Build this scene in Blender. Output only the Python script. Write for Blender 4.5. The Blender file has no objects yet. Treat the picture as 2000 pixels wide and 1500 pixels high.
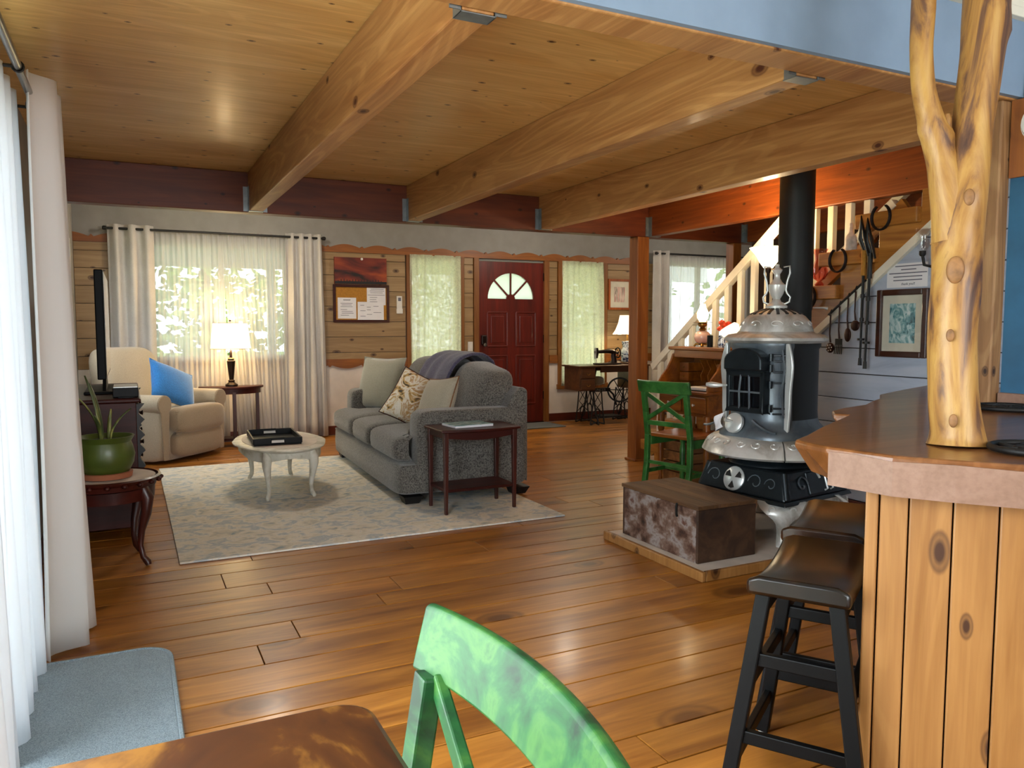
import bpy, bmesh, math, random
from mathutils import Vector, Matrix, noise
random.seed(7)
S = bpy.context.scene
COL = S.collection
PI = math.pi
# ---------------------------------------------------------------- camera, world, large lights, exposure
cam_d = bpy.data.cameras.new('camera'); cam = bpy.data.objects.new('camera', cam_d); COL.objects.link(cam)
cam.location = (0, 0, 1.23)
cam.rotation_euler = (math.radians(90 - 4.2797), 0, math.radians(-26.3798))
cam_d.sensor_width = 36.0; cam_d.lens = 1510 / 2000 * 36.0; cam_d.clip_start = 0.02; cam_d.clip_end = 200
S.camera = cam
W = bpy.data.worlds.new('overcast_sky'); S.world = W; W.use_nodes = True
W.node_tree.nodes['Background'].inputs[0].default_value = (0.86, 0.94, 1.0, 1)
W.node_tree.nodes['Background'].inputs[1].default_value = 5.2

def area_light(name, loc, rot, sx, sy, energy, col):
    d = bpy.data.lights.new(name, 'AREA'); d.shape = 'RECTANGLE'; d.size = sx; d.size_y = sy
    d.energy = energy; d.color = col
    o = bpy.data.objects.new(name, d); COL.objects.link(o); o.location = loc; o.rotation_euler = rot
    return o
# daylight entering through the glazed doors at the left and the dining windows behind the camera
area_light('daylight_glass_doors', (-0.75, 1.75, 1.15), (0, -PI / 2, 0), 2.0, 3.1, 92, (0.88, 0.95, 1.0))
area_light('daylight_dining_windows', (1.3, -3.15, 1.75), (PI / 2, 0, 0), 3.0, 2.2, 34, (1.0, 0.97, 0.92))

def point_light(name, loc, energy, col, r=0.04):
    d = bpy.data.lights.new(name, 'POINT'); d.energy = energy; d.color = col; d.shadow_soft_size = r
    o = bpy.data.objects.new(name, d); COL.objects.link(o); o.location = loc
    return o
S.view_settings.view_transform = 'Standard'; S.view_settings.look = 'None'
S.view_settings.exposure = 0.66; S.view_settings.gamma = 1.0; S.view_settings.use_curve_mapping = False

# ---------------------------------------------------------------- materials
def lin(h):
    h = h.lstrip('#'); r = [int(h[i:i + 2], 16) / 255 for i in (0, 2, 4)]
    return tuple((c / 12.92 if c <= .04045 else ((c + .055) / 1.055) ** 2.4) for c in r) + (1,)

class NT:
    def __init__(s, name):
        m = bpy.data.materials.new(name); m.use_nodes = True; s.m = m; s.t = m.node_tree; s.n = s.t.nodes; s.l = s.t.links
        s.b = s.n['Principled BSDF']; s.out = s.n['Material Output']
    def add(s, t, **k):
        n = s.n.new(t)
        for a, v in k.items(): setattr(n, a, v)
        return n
    def lk(s, a, b): s.l.new(a, b)
    def coord(s, scale=(1, 1, 1), rnd=True, kind='Object'):
        tc = s.add('ShaderNodeTexCoord'); mp = s.add('ShaderNodeMapping'); mp.inputs['Scale'].default_value = scale
        if rnd:
            oi = s.add('ShaderNodeObjectInfo'); mu = s.add('ShaderNodeVectorMath', operation='SCALE')
            mu.inputs[0].default_value = (37., 23., 51.); s.lk(oi.outputs['Random'], mu.inputs['Scale'])
            ad = s.add('ShaderNodeVectorMath', operation='ADD'); s.lk(tc.outputs[kind], ad.inputs[0]); s.lk(mu.outputs[0], ad.inputs[1])
            s.lk(ad.outputs[0], mp.inputs['Vector'])
        else: s.lk(tc.outputs[kind], mp.inputs['Vector'])
        return mp.outputs[0]
    def noise(s, vec, scale, detail=4, rough=.55, dist=0):
        n = s.add('ShaderNodeTexNoise'); n.inputs['Scale'].default_value = scale; n.inputs['Detail'].default_value = detail
        n.inputs['Roughness'].default_value = rough; n.inputs['Distortion'].default_value = dist; s.lk(vec, n.inputs['Vector'])
        return n.outputs['Fac']
    def ramp(s, fac, stops):
        r = s.add('ShaderNodeValToRGB'); e = r.color_ramp.elements
        while len(e) < len(stops): e.new(.5)
        for i, (p, c) in enumerate(stops):
            e[i].position = p; e[i].color = c if len(c) == 4 else (*c, 1)
        s.lk(fac, r.inputs[0]); return r.outputs[0]
    def mix(s, fac, a, b, mode='MIX'):
        m = s.add('ShaderNodeMix', data_type='RGBA', blend_type=mode)
        for i, v in ((0, fac), (6, a), (7, b)):
            if hasattr(v, 'is_linked') or hasattr(v, 'links'): s.lk(v, m.inputs[i])
            else: m.inputs[i].default_value = v
        return m.outputs[2]
    def bump(s, h, st=.2, d=.01):
        b = s.add('ShaderNodeBump'); b.inputs['Strength'].default_value = st; b.inputs['Distance'].default_value = d
        s.lk(h, b.inputs['Height']); s.lk(b.outputs[0], s.b.inputs['Normal'])
    def set(s, **k):
        names = dict(rough='Roughness', metal='Metallic', coat='Coat Weight', coatr='Coat Roughness', spec='Specular IOR Level', trans='Transmission Weight', sheen='Sheen Weight', ior='IOR')
        for a, v in k.items(): s.b.inputs[names[a]].default_value = v
    def color(s, v):
        if hasattr(v, 'links'): s.lk(v, s.b.inputs['Base Color'])
        else: s.b.inputs['Base Color'].default_value = v

def paint(name, h, rough=.6, var=.06, scale=6, metal=0, coat=0, bump=.05, bs=60, spec=.5):
    t = NT(name); c = lin(h); v = t.coord()
    f = t.noise(v, scale, 4)
    d = tuple(max(0, x * (1 - 2.2 * var)) for x in c[:3]) + (1,); li = tuple(min(1, x * (1 + var)) for x in c[:3]) + (1,)
    t.color(t.ramp(f, [(.3, d), (.7, li)])); t.set(rough=rough, metal=metal, coat=coat, spec=spec)
    if bump: t.bump(t.noise(v, bs, 3), bump, .004)
    return t.m

def wood(name, light, dark, axis='x', rough=.45, coat=.0, knots=0., knot='#3A1E0C', fine=1., rings=.35, tint=.18, ks=3.2, bump=.12, stretch=11, knotsoft=False, comb='ADD', spec=.5):
    t = NT(name); L, D = lin(light), lin(dark); a = 'xyz'.index(axis)
    sc = [stretch] * 3; sc[a] = .9
    v = t.coord(tuple(sc))
    n1 = t.noise(v, 1., 5, .55, .8)
    base = t.ramp(n1, [(.28, D), (.5, tuple((p + q) / 2 for p, q in zip(L, D))), (.72, L)])
    sf = [90.] * 3; sf[a] = 3.
    v2 = t.coord(tuple(sf)); n2 = t.noise(v2, 1., 3, .6)
    g = t.ramp(n2, [(.35, (.72, .66, .6, 1)), (.6, (1, 1, 1, 1))])
    base = t.mix(.55 * fine, base, g, 'MULTIPLY')
    if rings:
        sr = [5.] * 3; sr[a] = .55
        v3 = t.coord(tuple(sr)); w = t.add('ShaderNodeTexNoise'); w.inputs['Scale'].default_value = 1.; w.inputs['Detail'].default_value = 1.; w.inputs['Distortion'].default_value = .3
        t.lk(v3, w.inputs['Vector']); m = t.add('ShaderNodeMath', operation='MULTIPLY'); m.inputs[1].default_value = 85.; t.lk(w.outputs['Fac'], m.inputs[0])
        sn = t.add('ShaderNodeMath', operation='SINE'); t.lk(m.outputs[0], sn.inputs[0])
        rr = t.ramp(sn.outputs[0], [(.2, (.66, .55, .45, 1)), (.75, (1, 1, 1, 1))])
        base = t.mix(rings, base, rr, 'MULTIPLY')
    if knots:
        v0 = t.coord((1, 1, 1)); sx = t.add('ShaderNodeSeparateXYZ'); t.lk(v0, sx.inputs[0])
        oth = [sx.outputs[i] for i in range(3) if i != a]
        ad = t.add('ShaderNodeMath', operation=comb); t.lk(oth[0], ad.inputs[0]); t.lk(oth[1], ad.inputs[1])
        cb = t.add('ShaderNodeCombineXYZ'); t.lk(sx.outputs[a], cb.inputs[0]); t.lk(ad.outputs[0], cb.inputs[1])
        mk = t.add('ShaderNodeMapping'); mk.inputs['Scale'].default_value = (ks * .6, ks, 1); t.lk(cb.outputs[0], mk.inputs[0])
        vo = t.add('ShaderNodeTexVoronoi', voronoi_dimensions='2D'); vo.inputs['Scale'].default_value = 1.; t.lk(mk.outputs[0], vo.inputs['Vector'])
        sc2 = t.add('ShaderNodeSeparateXYZ'); t.lk(vo.outputs['Color'], sc2.inputs[0])
        mr2 = t.add('ShaderNodeMapRange'); mr2.inputs['To Min'].default_value = .35; mr2.inputs['To Max'].default_value = 1.5; t.lk(sc2.outputs[0], mr2.inputs['Value'])
        dv = t.add('ShaderNodeMath', operation='DIVIDE'); t.lk(vo.outputs['Distance'], dv.inputs[0]); t.lk(mr2.outputs[0], dv.inputs[1])
        kl = tuple(p * .45 + q * .55 for p, q in zip(lin(knot), D))
        kc = t.ramp(dv.outputs[0], [(knots * .35, (0, 0, 0, 1)), (knots * .6, (.55, .55, .55, 1)), (knots * .8, (.3, .3, .3, 1)), (knots, (1, 1, 1, 1))])
        base = t.mix(kc, kl if knotsoft else lin(knot), base)
    oi = t.add('ShaderNodeObjectInfo'); hs = t.add('ShaderNodeHueSaturation'); mr = t.add('ShaderNodeMapRange')
    mr.inputs['To Min'].default_value = 1 - tint; mr.inputs['To Max'].default_value = 1 + tint * .7
    t.lk(oi.outputs['Random'], mr.inputs['Value']); t.lk(mr.outputs[0], hs.inputs['Value']); t.lk(base, hs.inputs['Color'])
    t.color(hs.outputs[0]); t.set(rough=rough, coat=coat, coatr=.15, spec=spec)
    if bump: t.bump(n2, bump, .003)
    return t.m

def fabric(name, h, h2=None, scale=260, rough=.95, bump=.35, big=5, sheen=.3, contrast=.5):
    t = NT(name); c = lin(h); c2 = lin(h2) if h2 else tuple(x * .62 for x in c[:3]) + (1,)
    v = t.coord(); f = t.noise(v, scale, 2, .7); f2 = t.noise(v, big, 4)
    col = t.ramp(f, [(.5 - .3 * (1 - contrast) - .05, c2), (.62, c)])
    sh = t.ramp(f2, [(.3, (.86, .86, .86, 1)), (.7, (1, 1, 1, 1))])
    t.color(t.mix(1., col, sh, 'MULTIPLY')); t.set(rough=rough, sheen=sheen, spec=.2); t.bump(f, bump, .003)
    return t.m

def emit(name, h, st):
    t = NT(name); t.color(lin(h)); t.b.inputs['Emission Color'].default_value = lin(h); t.b.inputs['Emission Strength'].default_value = st
    return t.m

def sheer(name, h, tr, tl=.5, lace=False):
    t = NT(name); c = lin(h)
    di = t.add('ShaderNodeBsdfDiffuse'); di.inputs[0].default_value = c
    tn = t.add('ShaderNodeBsdfTranslucent'); tn.inputs[0].default_value = c
    tp = t.add('ShaderNodeBsdfTransparent')
    m1 = t.add('ShaderNodeMixShader'); m1.inputs[0].default_value = tl; t.lk(di.outputs[0], m1.inputs[1]); t.lk(tn.outputs[0], m1.inputs[2])
    m2 = t.add('ShaderNodeMixShader'); m2.inputs[0].default_value = tr; t.lk(m1.outputs[0], m2.inputs[1]); t.lk(tp.outputs[0], m2.inputs[2])
    if lace:
        v = t.coord(); f = t.noise(v, 28, 3, .6, 1.5)
        r = t.ramp(f, [(.42, (tr * 1.9,) * 3 + (1,)), (.55, (tr * .35,) * 3 + (1,))]); t.lk(r, m2.inputs[0])
    t.lk(m2.outputs[0], t.out.inputs[0])
    return t.m

def glass(name, h='#FFFFFF', rough=.02):
    t = NT(name); gl = t.add('ShaderNodeBsdfGlossy'); gl.inputs['Roughness'].default_value = rough
    tp = t.add('ShaderNodeBsdfTransparent'); tp.inputs[0].default_value = lin(h); m = t.add('ShaderNodeMixShader'); m.inputs[0].default_value = .06
    t.lk(tp.outputs[0], m.inputs[1]); t.lk(gl.outputs[0], m.inputs[2]); t.lk(m.outputs[0], t.out.inputs[0])
    return t.m

def blotch(name, cols, scale, rough=.6, coat=0, metal=0, stretch=(1, 1, 1), bump=.1, detail=5, dist=.6):
    t = NT(name); v = t.coord(stretch); f = t.noise(v, scale, detail, .6, dist)
    n = len(cols); t.color(t.ramp(f, [(.32 + .36 * i / (n - 1), lin(c)) for i, c in enumerate(cols)])); t.set(rough=rough, coat=coat, metal=metal, coatr=.2)
    if bump: t.bump(f, bump, .005)
    return t.m

M = {}
M['floor'] = wood('floor_plank_pine', '#C48434', '#7E4816', 'x', .36, .12, .11, '#2A1206', .7, .35, .16, 1.7, .10, 7, True, spec=.4)
M['subfloor'] = paint('dark_floor_gap', '#23120A', .9)
M['ply'] = wood('ceiling_plywood', '#F0C680', '#D8A45A', 'x', .5, .1, .045, '#4A260E', .7, .25, .03, 5.2, .03, 6)
M['beam'] = wood('honey_fir_timber', '#D09C60', '#A8703C', 'y', .55, .05, .05, '#4A1E0A', .8, .4, .08, 2.6, .1, 9)
M['girder'] = wood('dark_red_stained_timber', '#7C3714', '#4F1D0A', 'x', .5, .1, .05, '#2A0E05', .6, .3, .05, 4.5)
M['beamred'] = wood('red_stained_joist', '#A5581F', '#74340F', 'y', .5, .1, .04, '#3A1407', .6, .4, .05, 4.5)
M['post'] = wood('orange_stained_post', '#A86529', '#7C4315', 'z', .5, .1, .05, '#4A1E0A', .7, .4, .05, 4.5)
M['greypost'] = wood('rough_sawn_post', '#B08658', '#7C5632', 'z', .65, 0, .05, '#2E170A', 1, .6, .1, 5, .4)
M['pine'] = wood('knotty_pine_panel', '#AC8E64', '#8E7048', 'x', .5, .1, .095, '#3E210F', .5, .2, .08, 4.2, .05)
M['trim'] = wood('orange_stained_trim', '#A1601F', '#743F10', 'x', .5, .1, 0, '#3E210F', .6, .3, .06)
M['trimz'] = wood('stained_casing', '#9A6228', '#714214', 'z', .5, .1, 0, '#3E210F', .6, .3, .06)
M['baseboard'] = wood('dark_red_baseboard', '#6A2814', '#481608', 'x', .45, .2, 0)
M['door'] = wood('red_stained_door', '#741C0A', '#4C0F04', 'z', .4, .25, 0, '#300', .5, .3, .05)
M['white'] = paint('warm_white_plaster', '#E2DAD0', .8, .04)
M['grey'] = paint('pale_grey_paint', '#908D88', .8, .05)
M['cream'] = paint('cream_trim_paint', '#E8E0CF', .6, .03)
M['bluegrey'] = paint('blue_grey_paint', '#8296AE', .55, .04)
M['shiplap'] = blotch('grey_blue_painted_plank', ['#98A0B2', '#ABB4C4', '#B6BCC8'], 3, .45, .1, 0, (1, .4, 3), .06)
M['blue'] = paint('deep_blue_wall_paint', '#235878', .6, .12)
M['whitewood'] = paint('white_painted_wood', '#E6DFCB', .5, .05)
M['stair'] = wood('golden_stair_timber', '#C98A3A', '#955A1C', 'y', .45, .2, .05, '#5A2008', .6, .3, .1, 3.5)
M['darkwall'] = paint('dark_brown_wall', '#4A3526', .8, .1)
M['steel'] = paint('galvanised_steel', '#8F979A', .4, .1, 20, .8)
M['brushed'] = paint('brushed_steel', '#9A9C9A', .3, .05, 30, 1.)
M['black'] = paint('black_metal', '#0C0B0B', .5, .1)
M['iron'] = paint('black_cast_iron', '#141312', .55, .15, 20, .3)
M['bronze'] = paint('oiled_bronze', '#2A1B14', .35, .2, 15, .6)
M['brass'] = paint('aged_brass', '#9A7030', .35, .1, 15, .9)
M['glass'] = glass('window_glass')
M['curtain'] = sheer('white_curtain_cloth', '#E9E7E3', 0., .22)
M['curtaing'] = fabric('grey_white_curtain_cloth', '#CFCAC4', '#B5B0AA', 300, .9, .1)
M['sheer'] = sheer('white_sheer_voile', '#E6E4E2', .46, .42)
M['sheer2'] = sheer('dense_white_voile', '#E4E8EC', .14, .17)
M['lace'] = sheer('cream_lace_voile', '#F0F1DC', .11, .6, True)
M['sofa'] = fabric('charcoal_chenille', '#7A766F', '#34312F', 120, .95, .6, 4, .35, .6)
M['throw'] = fabric('slate_purple_knit', '#5D5A72', '#35334A', 90, .95, .9, 6)
M['sage'] = fabric('sage_velvet', '#9A9684', '#837F6E', 200, .8, .2, 5, .6)
M['oat'] = fabric('oatmeal_linen', '#B9B09B', '#9C9380', 260, .9, .3)
M['recl'] = fabric('beige_microfibre', '#BFB19A', '#A89A84', 200, .9, .2, 3, .4)
M['recl2'] = fabric('tan_microfibre', '#A5927A', '#8F7D66', 200, .9, .2, 3, .4)
M['bluep'] = fabric('bright_blue_velvet', '#2E86D6', '#1E66AE', 150, .85, .3, 6, .6)
M['floral'] = blotch('floral_print_cotton', ['#4A463C', '#C9A15E', '#E6DCC4', '#EFE8D8', '#B98A4A', '#E2D8C0'], 9, .9, 0, 0, (1, 1, 1), .05, 3, 1.4)
M['rug'] = blotch('faded_blue_grey_rug', ['#96A4AC', '#CFCABA', '#E0DBCE', '#AEB9BE', '#DCD7C8'], 8, .95, 0, 0, (1, 1.2, 1), .2, 12, .5)
M['mat'] = fabric('blue_grey_loop_pile', '#9FB1BA', '#6C8089', 300, .98, .9, 5, .2, .7)
M['darkmat'] = fabric('dark_grey_doormat', '#5A5B57', '#3A3B38', 200)
M['coffee'] = blotch('chalky_white_paint', ['#A9A48F', '#D2CEBF', '#DAD8CE'], 9, .5, .1)
M['redwood'] = wood('dark_mahogany', '#4A1810', '#280B07', 'x', .42, .05, 0, '#100', .5, .3, .05, spec=.25)
M['redwoodz'] = wood('dark_mahogany_leg', '#4E1E14', '#2C0E09', 'z', .38, .12, 0, '#100', .5, .3, .05)
M['oak'] = wood('golden_oak', '#A9641F', '#70390D', 'y', .35, .3, 0, '#100', .7, .4, .06)
M['oakz'] = wood('golden_oak_upright', '#A9641F', '#70390D', 'z', .35, .3, 0, '#100', .7, .4, .06)
M['walnut'] = wood('old_walnut', '#6E4526', '#3E2412', 'x', .4, .2, 0, '#100', .7, .4, .06)
M['green'] = blotch('rubbed_green_paint', ['#0A2813', '#134520', '#1D5627', '#3A6A2C', '#164A24'], 11, .45, 0, 0, (1, 1, 1), .06)
M['green2'] = blotch('dark_green_paint', ['#1C4A1C', '#2C6A28', '#48803C'], 9, .4, .2)
M['table'] = blotch('worn_brown_tabletop', ['#241006', '#3E1E08', '#4A260A', '#86581E', '#8E6024'], 3.2, .4, .2, 0, (1.6, 1, 1), .05, 6, 1.)
M['chest'] = blotch('weathered_grey_brown_chest', ['#24160E', '#4A2E20', '#6E5648', '#8E8580', '#5A3626'], 9, .7, 0, 0, (1, 1, 1.3), .35, 10, .2)
M['chestend'] = blotch('dark_weathered_wood', ['#22150E', '#3E2818', '#553A26'], 7, .7, 0, 0, (1, 1, 1), .3, 8)
M['chesttop'] = wood('worn_chest_lid', '#7A5836', '#46301C', 'y', .65, 0, .04, '#20120A', 1, .5, .1)
M['stone'] = paint('pale_hearth_board', '#CFC3B6', .7, .08)
M['slab'] = wood('live_edge_slab', '#8E5C34', '#68401F', 'x', .28, .45, 0, '#100', .6, .4, .03)
M['slabend'] = wood('saw_cut_slab_end', '#947462', '#7E5E4A', 'x', .6, 0, 0, '#100', .7, 0, .03)
M['barboard'] = wood('honey_pine_board', '#AE7E46', '#885A28', 'z', .45, .1, .10, '#3E2210', .6, .22, .06, 4.2, .05, comb='SUBTRACT')
M['tree'] = blotch('peeled_juniper_trunk', ['#3A221A', '#624028', '#986A30', '#AA7E3E', '#B48A46', '#8E642C'], 12, .5, .15, 0, (1, 1, .22), .7, 8, 1.2)
M['stool'] = paint('black_lacquer', '#040506', .45, .2, 8, 0, .0, spec=.18)
M['stoolseat'] = blotch('rubbed_brown_black_lacquer', ['#060404', '#0E0805', '#2C180A', '#4A2A10'], 4.5, .28, .15, 0, (1, 1, 1), .02, 2, .2)
M['stove'] = blotch('blue_grey_cast_iron', ['#48525A', '#626C74', '#6C767C'], 5, .38, .1, .45, (1, 1, 1), .1)
M['stoved'] = paint('dark_cast_iron', '#20282D', .35, .15, 12, .5, .1)
M['nickel'] = blotch('worn_nickel', ['#9A968C', '#CFCFCA', '#DEDFDC'], 6, .32, 0, .35, (1, 1, 1), .12)
M['nickelb'] = paint('bright_nickel', '#D3D7D5', .28, .06, 10, .45)
M['pipe'] = paint('matt_black_stovepipe', '#15191A', .5, .1, 6, .2)
M['firebox'] = glass('mica_pane', '#30343A', .1)
M['terracotta'] = paint('terracotta', '#9A5A3A', .8)
M['pot'] = paint('olive_green_glaze', '#46531A', .4, .12, 8, 0, .1)
M['soil'] = paint('potting_soil', '#1E140E', .95, .3, 60)
M['leaf'] = blotch('variegated_leaf', ['#2E3A1A', '#4A5526', '#A6A050'], 14, .5, 0, 0, (1, 1, .3), .05)
M['tv'] = paint('satin_black_plastic', '#030304', .5, .02, 5, 0, .0, spec=.12)
M['tvs'] = paint('tv_screen_panel', '#0E1114', .08, .02, 5, 0, 1.)
M['shade'] = None
t = NT('lit_linen_shade'); t.color(lin('#F7E3B8')); t.b.inputs['Emission Color'].default_value = lin('#FFDF9A'); t.b.inputs['Emission Strength'].default_value = 3.2; M['shade'] = t.m
M['bulb'] = emit('glowing_bulb_glass', '#FFE2A8', 9.)
M['glow'] = emit('lit_frosted_glass', '#FFE9BC', 3.2)
M['shade2'] = emit('lit_cream_bell_shade', '#F3E4C6', 1.1)
M['pinkglass'] = paint('pink_milk_glass', '#E0B8A8', .25, .08, 9, 0, .5)
M['redglass'] = glass('pink_hurricane_glass', '#F8D6D2', .05)
M['flower'] = paint('orange_silk_petal', '#E2481E', .8, .2, 30)
M['delft'] = blotch('blue_white_porcelain', ['#1E2A4A', '#2E3C60', '#C9D2DA', '#DDE3E6'], 22, .2, .5, 0, (1, 1, 1), 0, 2, 1.)
M['paper'] = paint('white_paper', '#E4E2E4', .6, .03)
M['ink'] = paint('grey_ink', '#6A6A76', .9, .1)
M['cork'] = paint('cork_board', '#B07A2C', .9, .1, 90)
M['plastic'] = paint('ivory_plastic', '#DCD8D0', .4, .02)
M['canvas'] = blotch('red_sunset_canvas', ['#14080A', '#6A2010', '#8E3A16', '#B0561E'], 3.2, .6, 0, 0, (.6, 1, 1.6), .05, 3)
M['birch'] = blotch('forest_print', ['#3A3A30', '#C98A86', '#E4D6C8', '#5A5A48', '#D9CFC4'], 9, .5, 0, 0, (5, 1, .4), 0, 3)
M['print'] = blotch('teal_kitchen_print', ['#1E4A50', '#5E9AA0', '#B9D6D6', '#DCE6E2'], 16, .3, .6, 0, (1, 1.4, 1), 0, 4, 1.)
M['matboard'] = paint('cream_mat_board', '#DDD9C6', .7)
M['frame'] = wood('dark_brown_frame', '#4A2416', '#2A120A', 'y', .35, .3, 0)
M['oframe'] = wood('orange_oak_frame', '#C26A2A', '#96481A', 'z', .4, .2, 0)
M['shoe'] = paint('rusty_horseshoe_iron', '#241A18', .6, .2, 40, .5)
M['utensil'] = paint('copper_black_utensil', '#3A2018', .45, .2, 40, .6)
M['ceramic'] = paint('crackled_white_ceramic', '#CDBFB2', .5, .15, 30)
M['box'] = wood('small_crate_wood', '#9A6A3A', '#6A4320', 'x', .6)
M['grass'] = blotch('lawn', ['#4A6A2A', '#7A9A45'], 2, .95)
M['foliage'] = blotch('mixed_green_leaves', ['#3E5A22', '#6E8E3A', '#A9BE62'], 1.2, .8, 0, 0, (1, 1, 1), 0)  # noise mixes deep green through to yellow-green
M['bark'] = paint('tree_bark', '#5A4638', .9, .2, 10)
M['porch'] = paint('porch_white_paint', '#D5DAD8', .7)
M['treeknot'] = paint('brown_trunk_knot', '#8E6236', .6, .2, 40)
M['fan_white'] = sheer('blown_out_fanlight_white', '#FFFFFF', .1, .95)  # white translucent pane stands in for blown-out daylight in the fanlight
# ---------------------------------------------------------------- mesh helpers
class MB:
    def __init__(s): s.v = []; s.f = []
    def _add(s, vs, fs):
        k = len(s.v); s.v += [tuple(p) for p in vs]; s.f += [tuple(i + k for i in q) for q in fs]; return s
    def box(s, x0, y0, z0, x1, y1, z1):
        if x0 > x1: x0, x1 = x1, x0
        if y0 > y1: y0, y1 = y1, y0
        if z0 > z1: z0, z1 = z1, z0
        return s._add([(x0, y0, z0), (x1, y0, z0), (x1, y1, z0), (x0, y1, z0), (x0, y0, z1), (x1, y0, z1), (x1, y1, z1), (x0, y1, z1)],
                      [(0, 3, 2, 1), (4, 5, 6, 7), (0, 1, 5, 4), (1, 2, 6, 5), (2, 3, 7, 6), (3, 0, 4, 7)])
    def bar(s, a, b, w, d, up=(0, 0, 1)):
        a, b = Vector(a), Vector(b); t = (b - a).normalized(); u = Vector(up)
        if abs(t.dot(u)) > .98: u = Vector((0, 1, 0))
        r = t.cross(u).normalized(); u = r.cross(t)
        vs = [p + r * w / 2 * i + u * d / 2 * j for p in (a, b) for i, j in ((-1, -1), (1, -1), (1, 1), (-1, 1))]
        return s._add(vs, [(3, 2, 1, 0), (4, 5, 6, 7), (0, 1, 5, 4), (1, 2, 6, 5), (2, 3, 7, 6), (3, 0, 4, 7)])
    def tube(s, pts, rad, n=8, closed=False, flat=1.):
        pts = [Vector(p) for p in pts]; m = len(pts)
        if not hasattr(rad, '__len__'): rad = [rad] * m
        vs = []; prev = None
        for i, p in enumerate(pts):
            if closed: t = pts[(i + 1) % m] - pts[i - 1]
            else: t = pts[min(i + 1, m - 1)] - pts[max(i - 1, 0)]
            t.normalize()
            if prev is None:
                u = Vector((0, 0, 1)) if abs(t.z) < .9 else Vector((1, 0, 0))
                r = t.cross(u).normalized()
            else: r = (prev - t * prev.dot(t)).normalized()
            prev = r; u = r.cross(t)
            for k in range(n):
                a = 2 * PI * k / n; vs.append(p + (r * math.cos(a) + u * math.sin(a) * flat) * rad[i])
        fs = []
        for i in range(m if closed else m - 1):
            j = (i + 1) % m
            for k in range(n): fs.append((i * n + k, i * n + (k + 1) % n, j * n + (k + 1) % n, j * n + k))
        if not closed: fs += [tuple(range(n))[::-1], tuple((m - 1) * n + k for k in range(n))]
        return s._add(vs, fs)
    def lathe(s, prof, n=24, c=(0, 0, 0), mat=None, sx=1., sy=1.):
        vs = []; m = len(prof)
        for r, z in prof:
            for k in range(n):
                a = 2 * PI * k / n; p = Vector((r * math.cos(a) * sx, r * math.sin(a) * sy, z))
                if mat: p = mat @ p
                vs.append(p + Vector(c))
        fs = [(i * n + k, i * n + (k + 1) % n, (i + 1) * n + (k + 1) % n, (i + 1) * n + k) for i in range(m - 1) for k in range(n)]
        if prof[0][0] > 1e-4: fs.append(tuple(range(n))[::-1])
        if prof[-1][0] > 1e-4: fs.append(tuple((m - 1) * n + k for k in range(n)))
        return s._add(vs, fs)
    def prism(s, poly, a, b, axis='y'):
        n = len(poly)
        def P(p, t): return {'x': (t, p[0], p[1]), 'y': (p[0], t, p[1]), 'z': (p[0], p[1], t)}[axis]
        vs = [P(p, a) for p in poly] + [P(p, b) for p in poly]
        fs = [tuple(range(n)), tuple(range(2 * n - 1, n - 1, -1))] + [(i, i + n, (i + 1) % n + n, (i + 1) % n) for i in range(n)]
        return s._add(vs, fs)
    def grid(s, nu, nv, fn):
        vs = [fn(i / nu, j / nv) for j in range(nv + 1) for i in range(nu + 1)]
        return s._add(vs, [(j * (nu + 1) + i, j * (nu + 1) + i + 1, (j + 1) * (nu + 1) + i + 1, (j + 1) * (nu + 1) + i) for j in range(nv) for i in range(nu)])
    def sell(s, c, h, e=(4, 4), nu=24, nv=14, fn=None):
        """superellipsoid: centre c, half sizes h, exponents (plan, profile)"""
        def q(x, p): return math.copysign(abs(x) ** (2 / p), x)
        vs = []
        for j in range(nv + 1):
            ph = -PI / 2 + PI * j / nv
            for i in range(nu):
                th = 2 * PI * i / nu
                p = Vector((h[0] * q(math.cos(ph), e[1]) * q(math.cos(th), e[0]), h[1] * q(math.cos(ph), e[1]) * q(math.sin(th), e[0]), h[2] * q(math.sin(ph), e[1])))
                if fn: p = fn(p)
                vs.append(p + Vector(c))
        fs = [(j * nu + i, j * nu + (i + 1) % nu, (j + 1) * nu + (i + 1) % nu, (j + 1) * nu + i) for j in range(nv) for i in range(nu)]
        return s._add(vs, fs)
    def xf(s, m):
        s.v = [tuple(m @ Vector(p)) for p in s.v]; return s
    def build(s, name, mat, parent=None, label=None, cat=None, group=None, kind=None, smooth=0, bevel=0, thick=0, wc=False, sub=0):
        v = [Vector(p) for p in s.v]; o_loc = Vector((0, 0, 0))
        if parent is None:
            lo = [min(p[i] for p in v) for i in range(3)]; hi = [max(p[i] for p in v) for i in range(3)]
            o_loc = Vector(((lo[0] + hi[0]) / 2, (lo[1] + hi[1]) / 2, lo[2])); v = [p - o_loc for p in v]
        elif wc:
            im = WM(parent).inverted(); v = [im @ p for p in v]
        me = bpy.data.meshes.new(name); me.from_pydata(v, [], s.f); me.update()
        bm = bmesh.new(); bm.from_mesh(me); bmesh.ops.remove_doubles(bm, verts=bm.verts, dist=1e-6); bmesh.ops.recalc_face_normals(bm, faces=bm.faces); bm.to_mesh(me); bm.free()
        if smooth:
            me.polygons.foreach_set('use_smooth', [True] * len(me.polygons)); me.set_sharp_from_angle(angle=math.radians(smooth))
        if isinstance(mat, str): mat = M[mat]
        me.materials.append(mat)
        o = bpy.data.objects.new(name, me); COL.objects.link(o); o.location = o_loc
        if parent: o.parent = parent
        if thick:
            m = o.modifiers.new('solidify', 'SOLIDIFY'); m.thickness = thick; m.offset = 0
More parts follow.
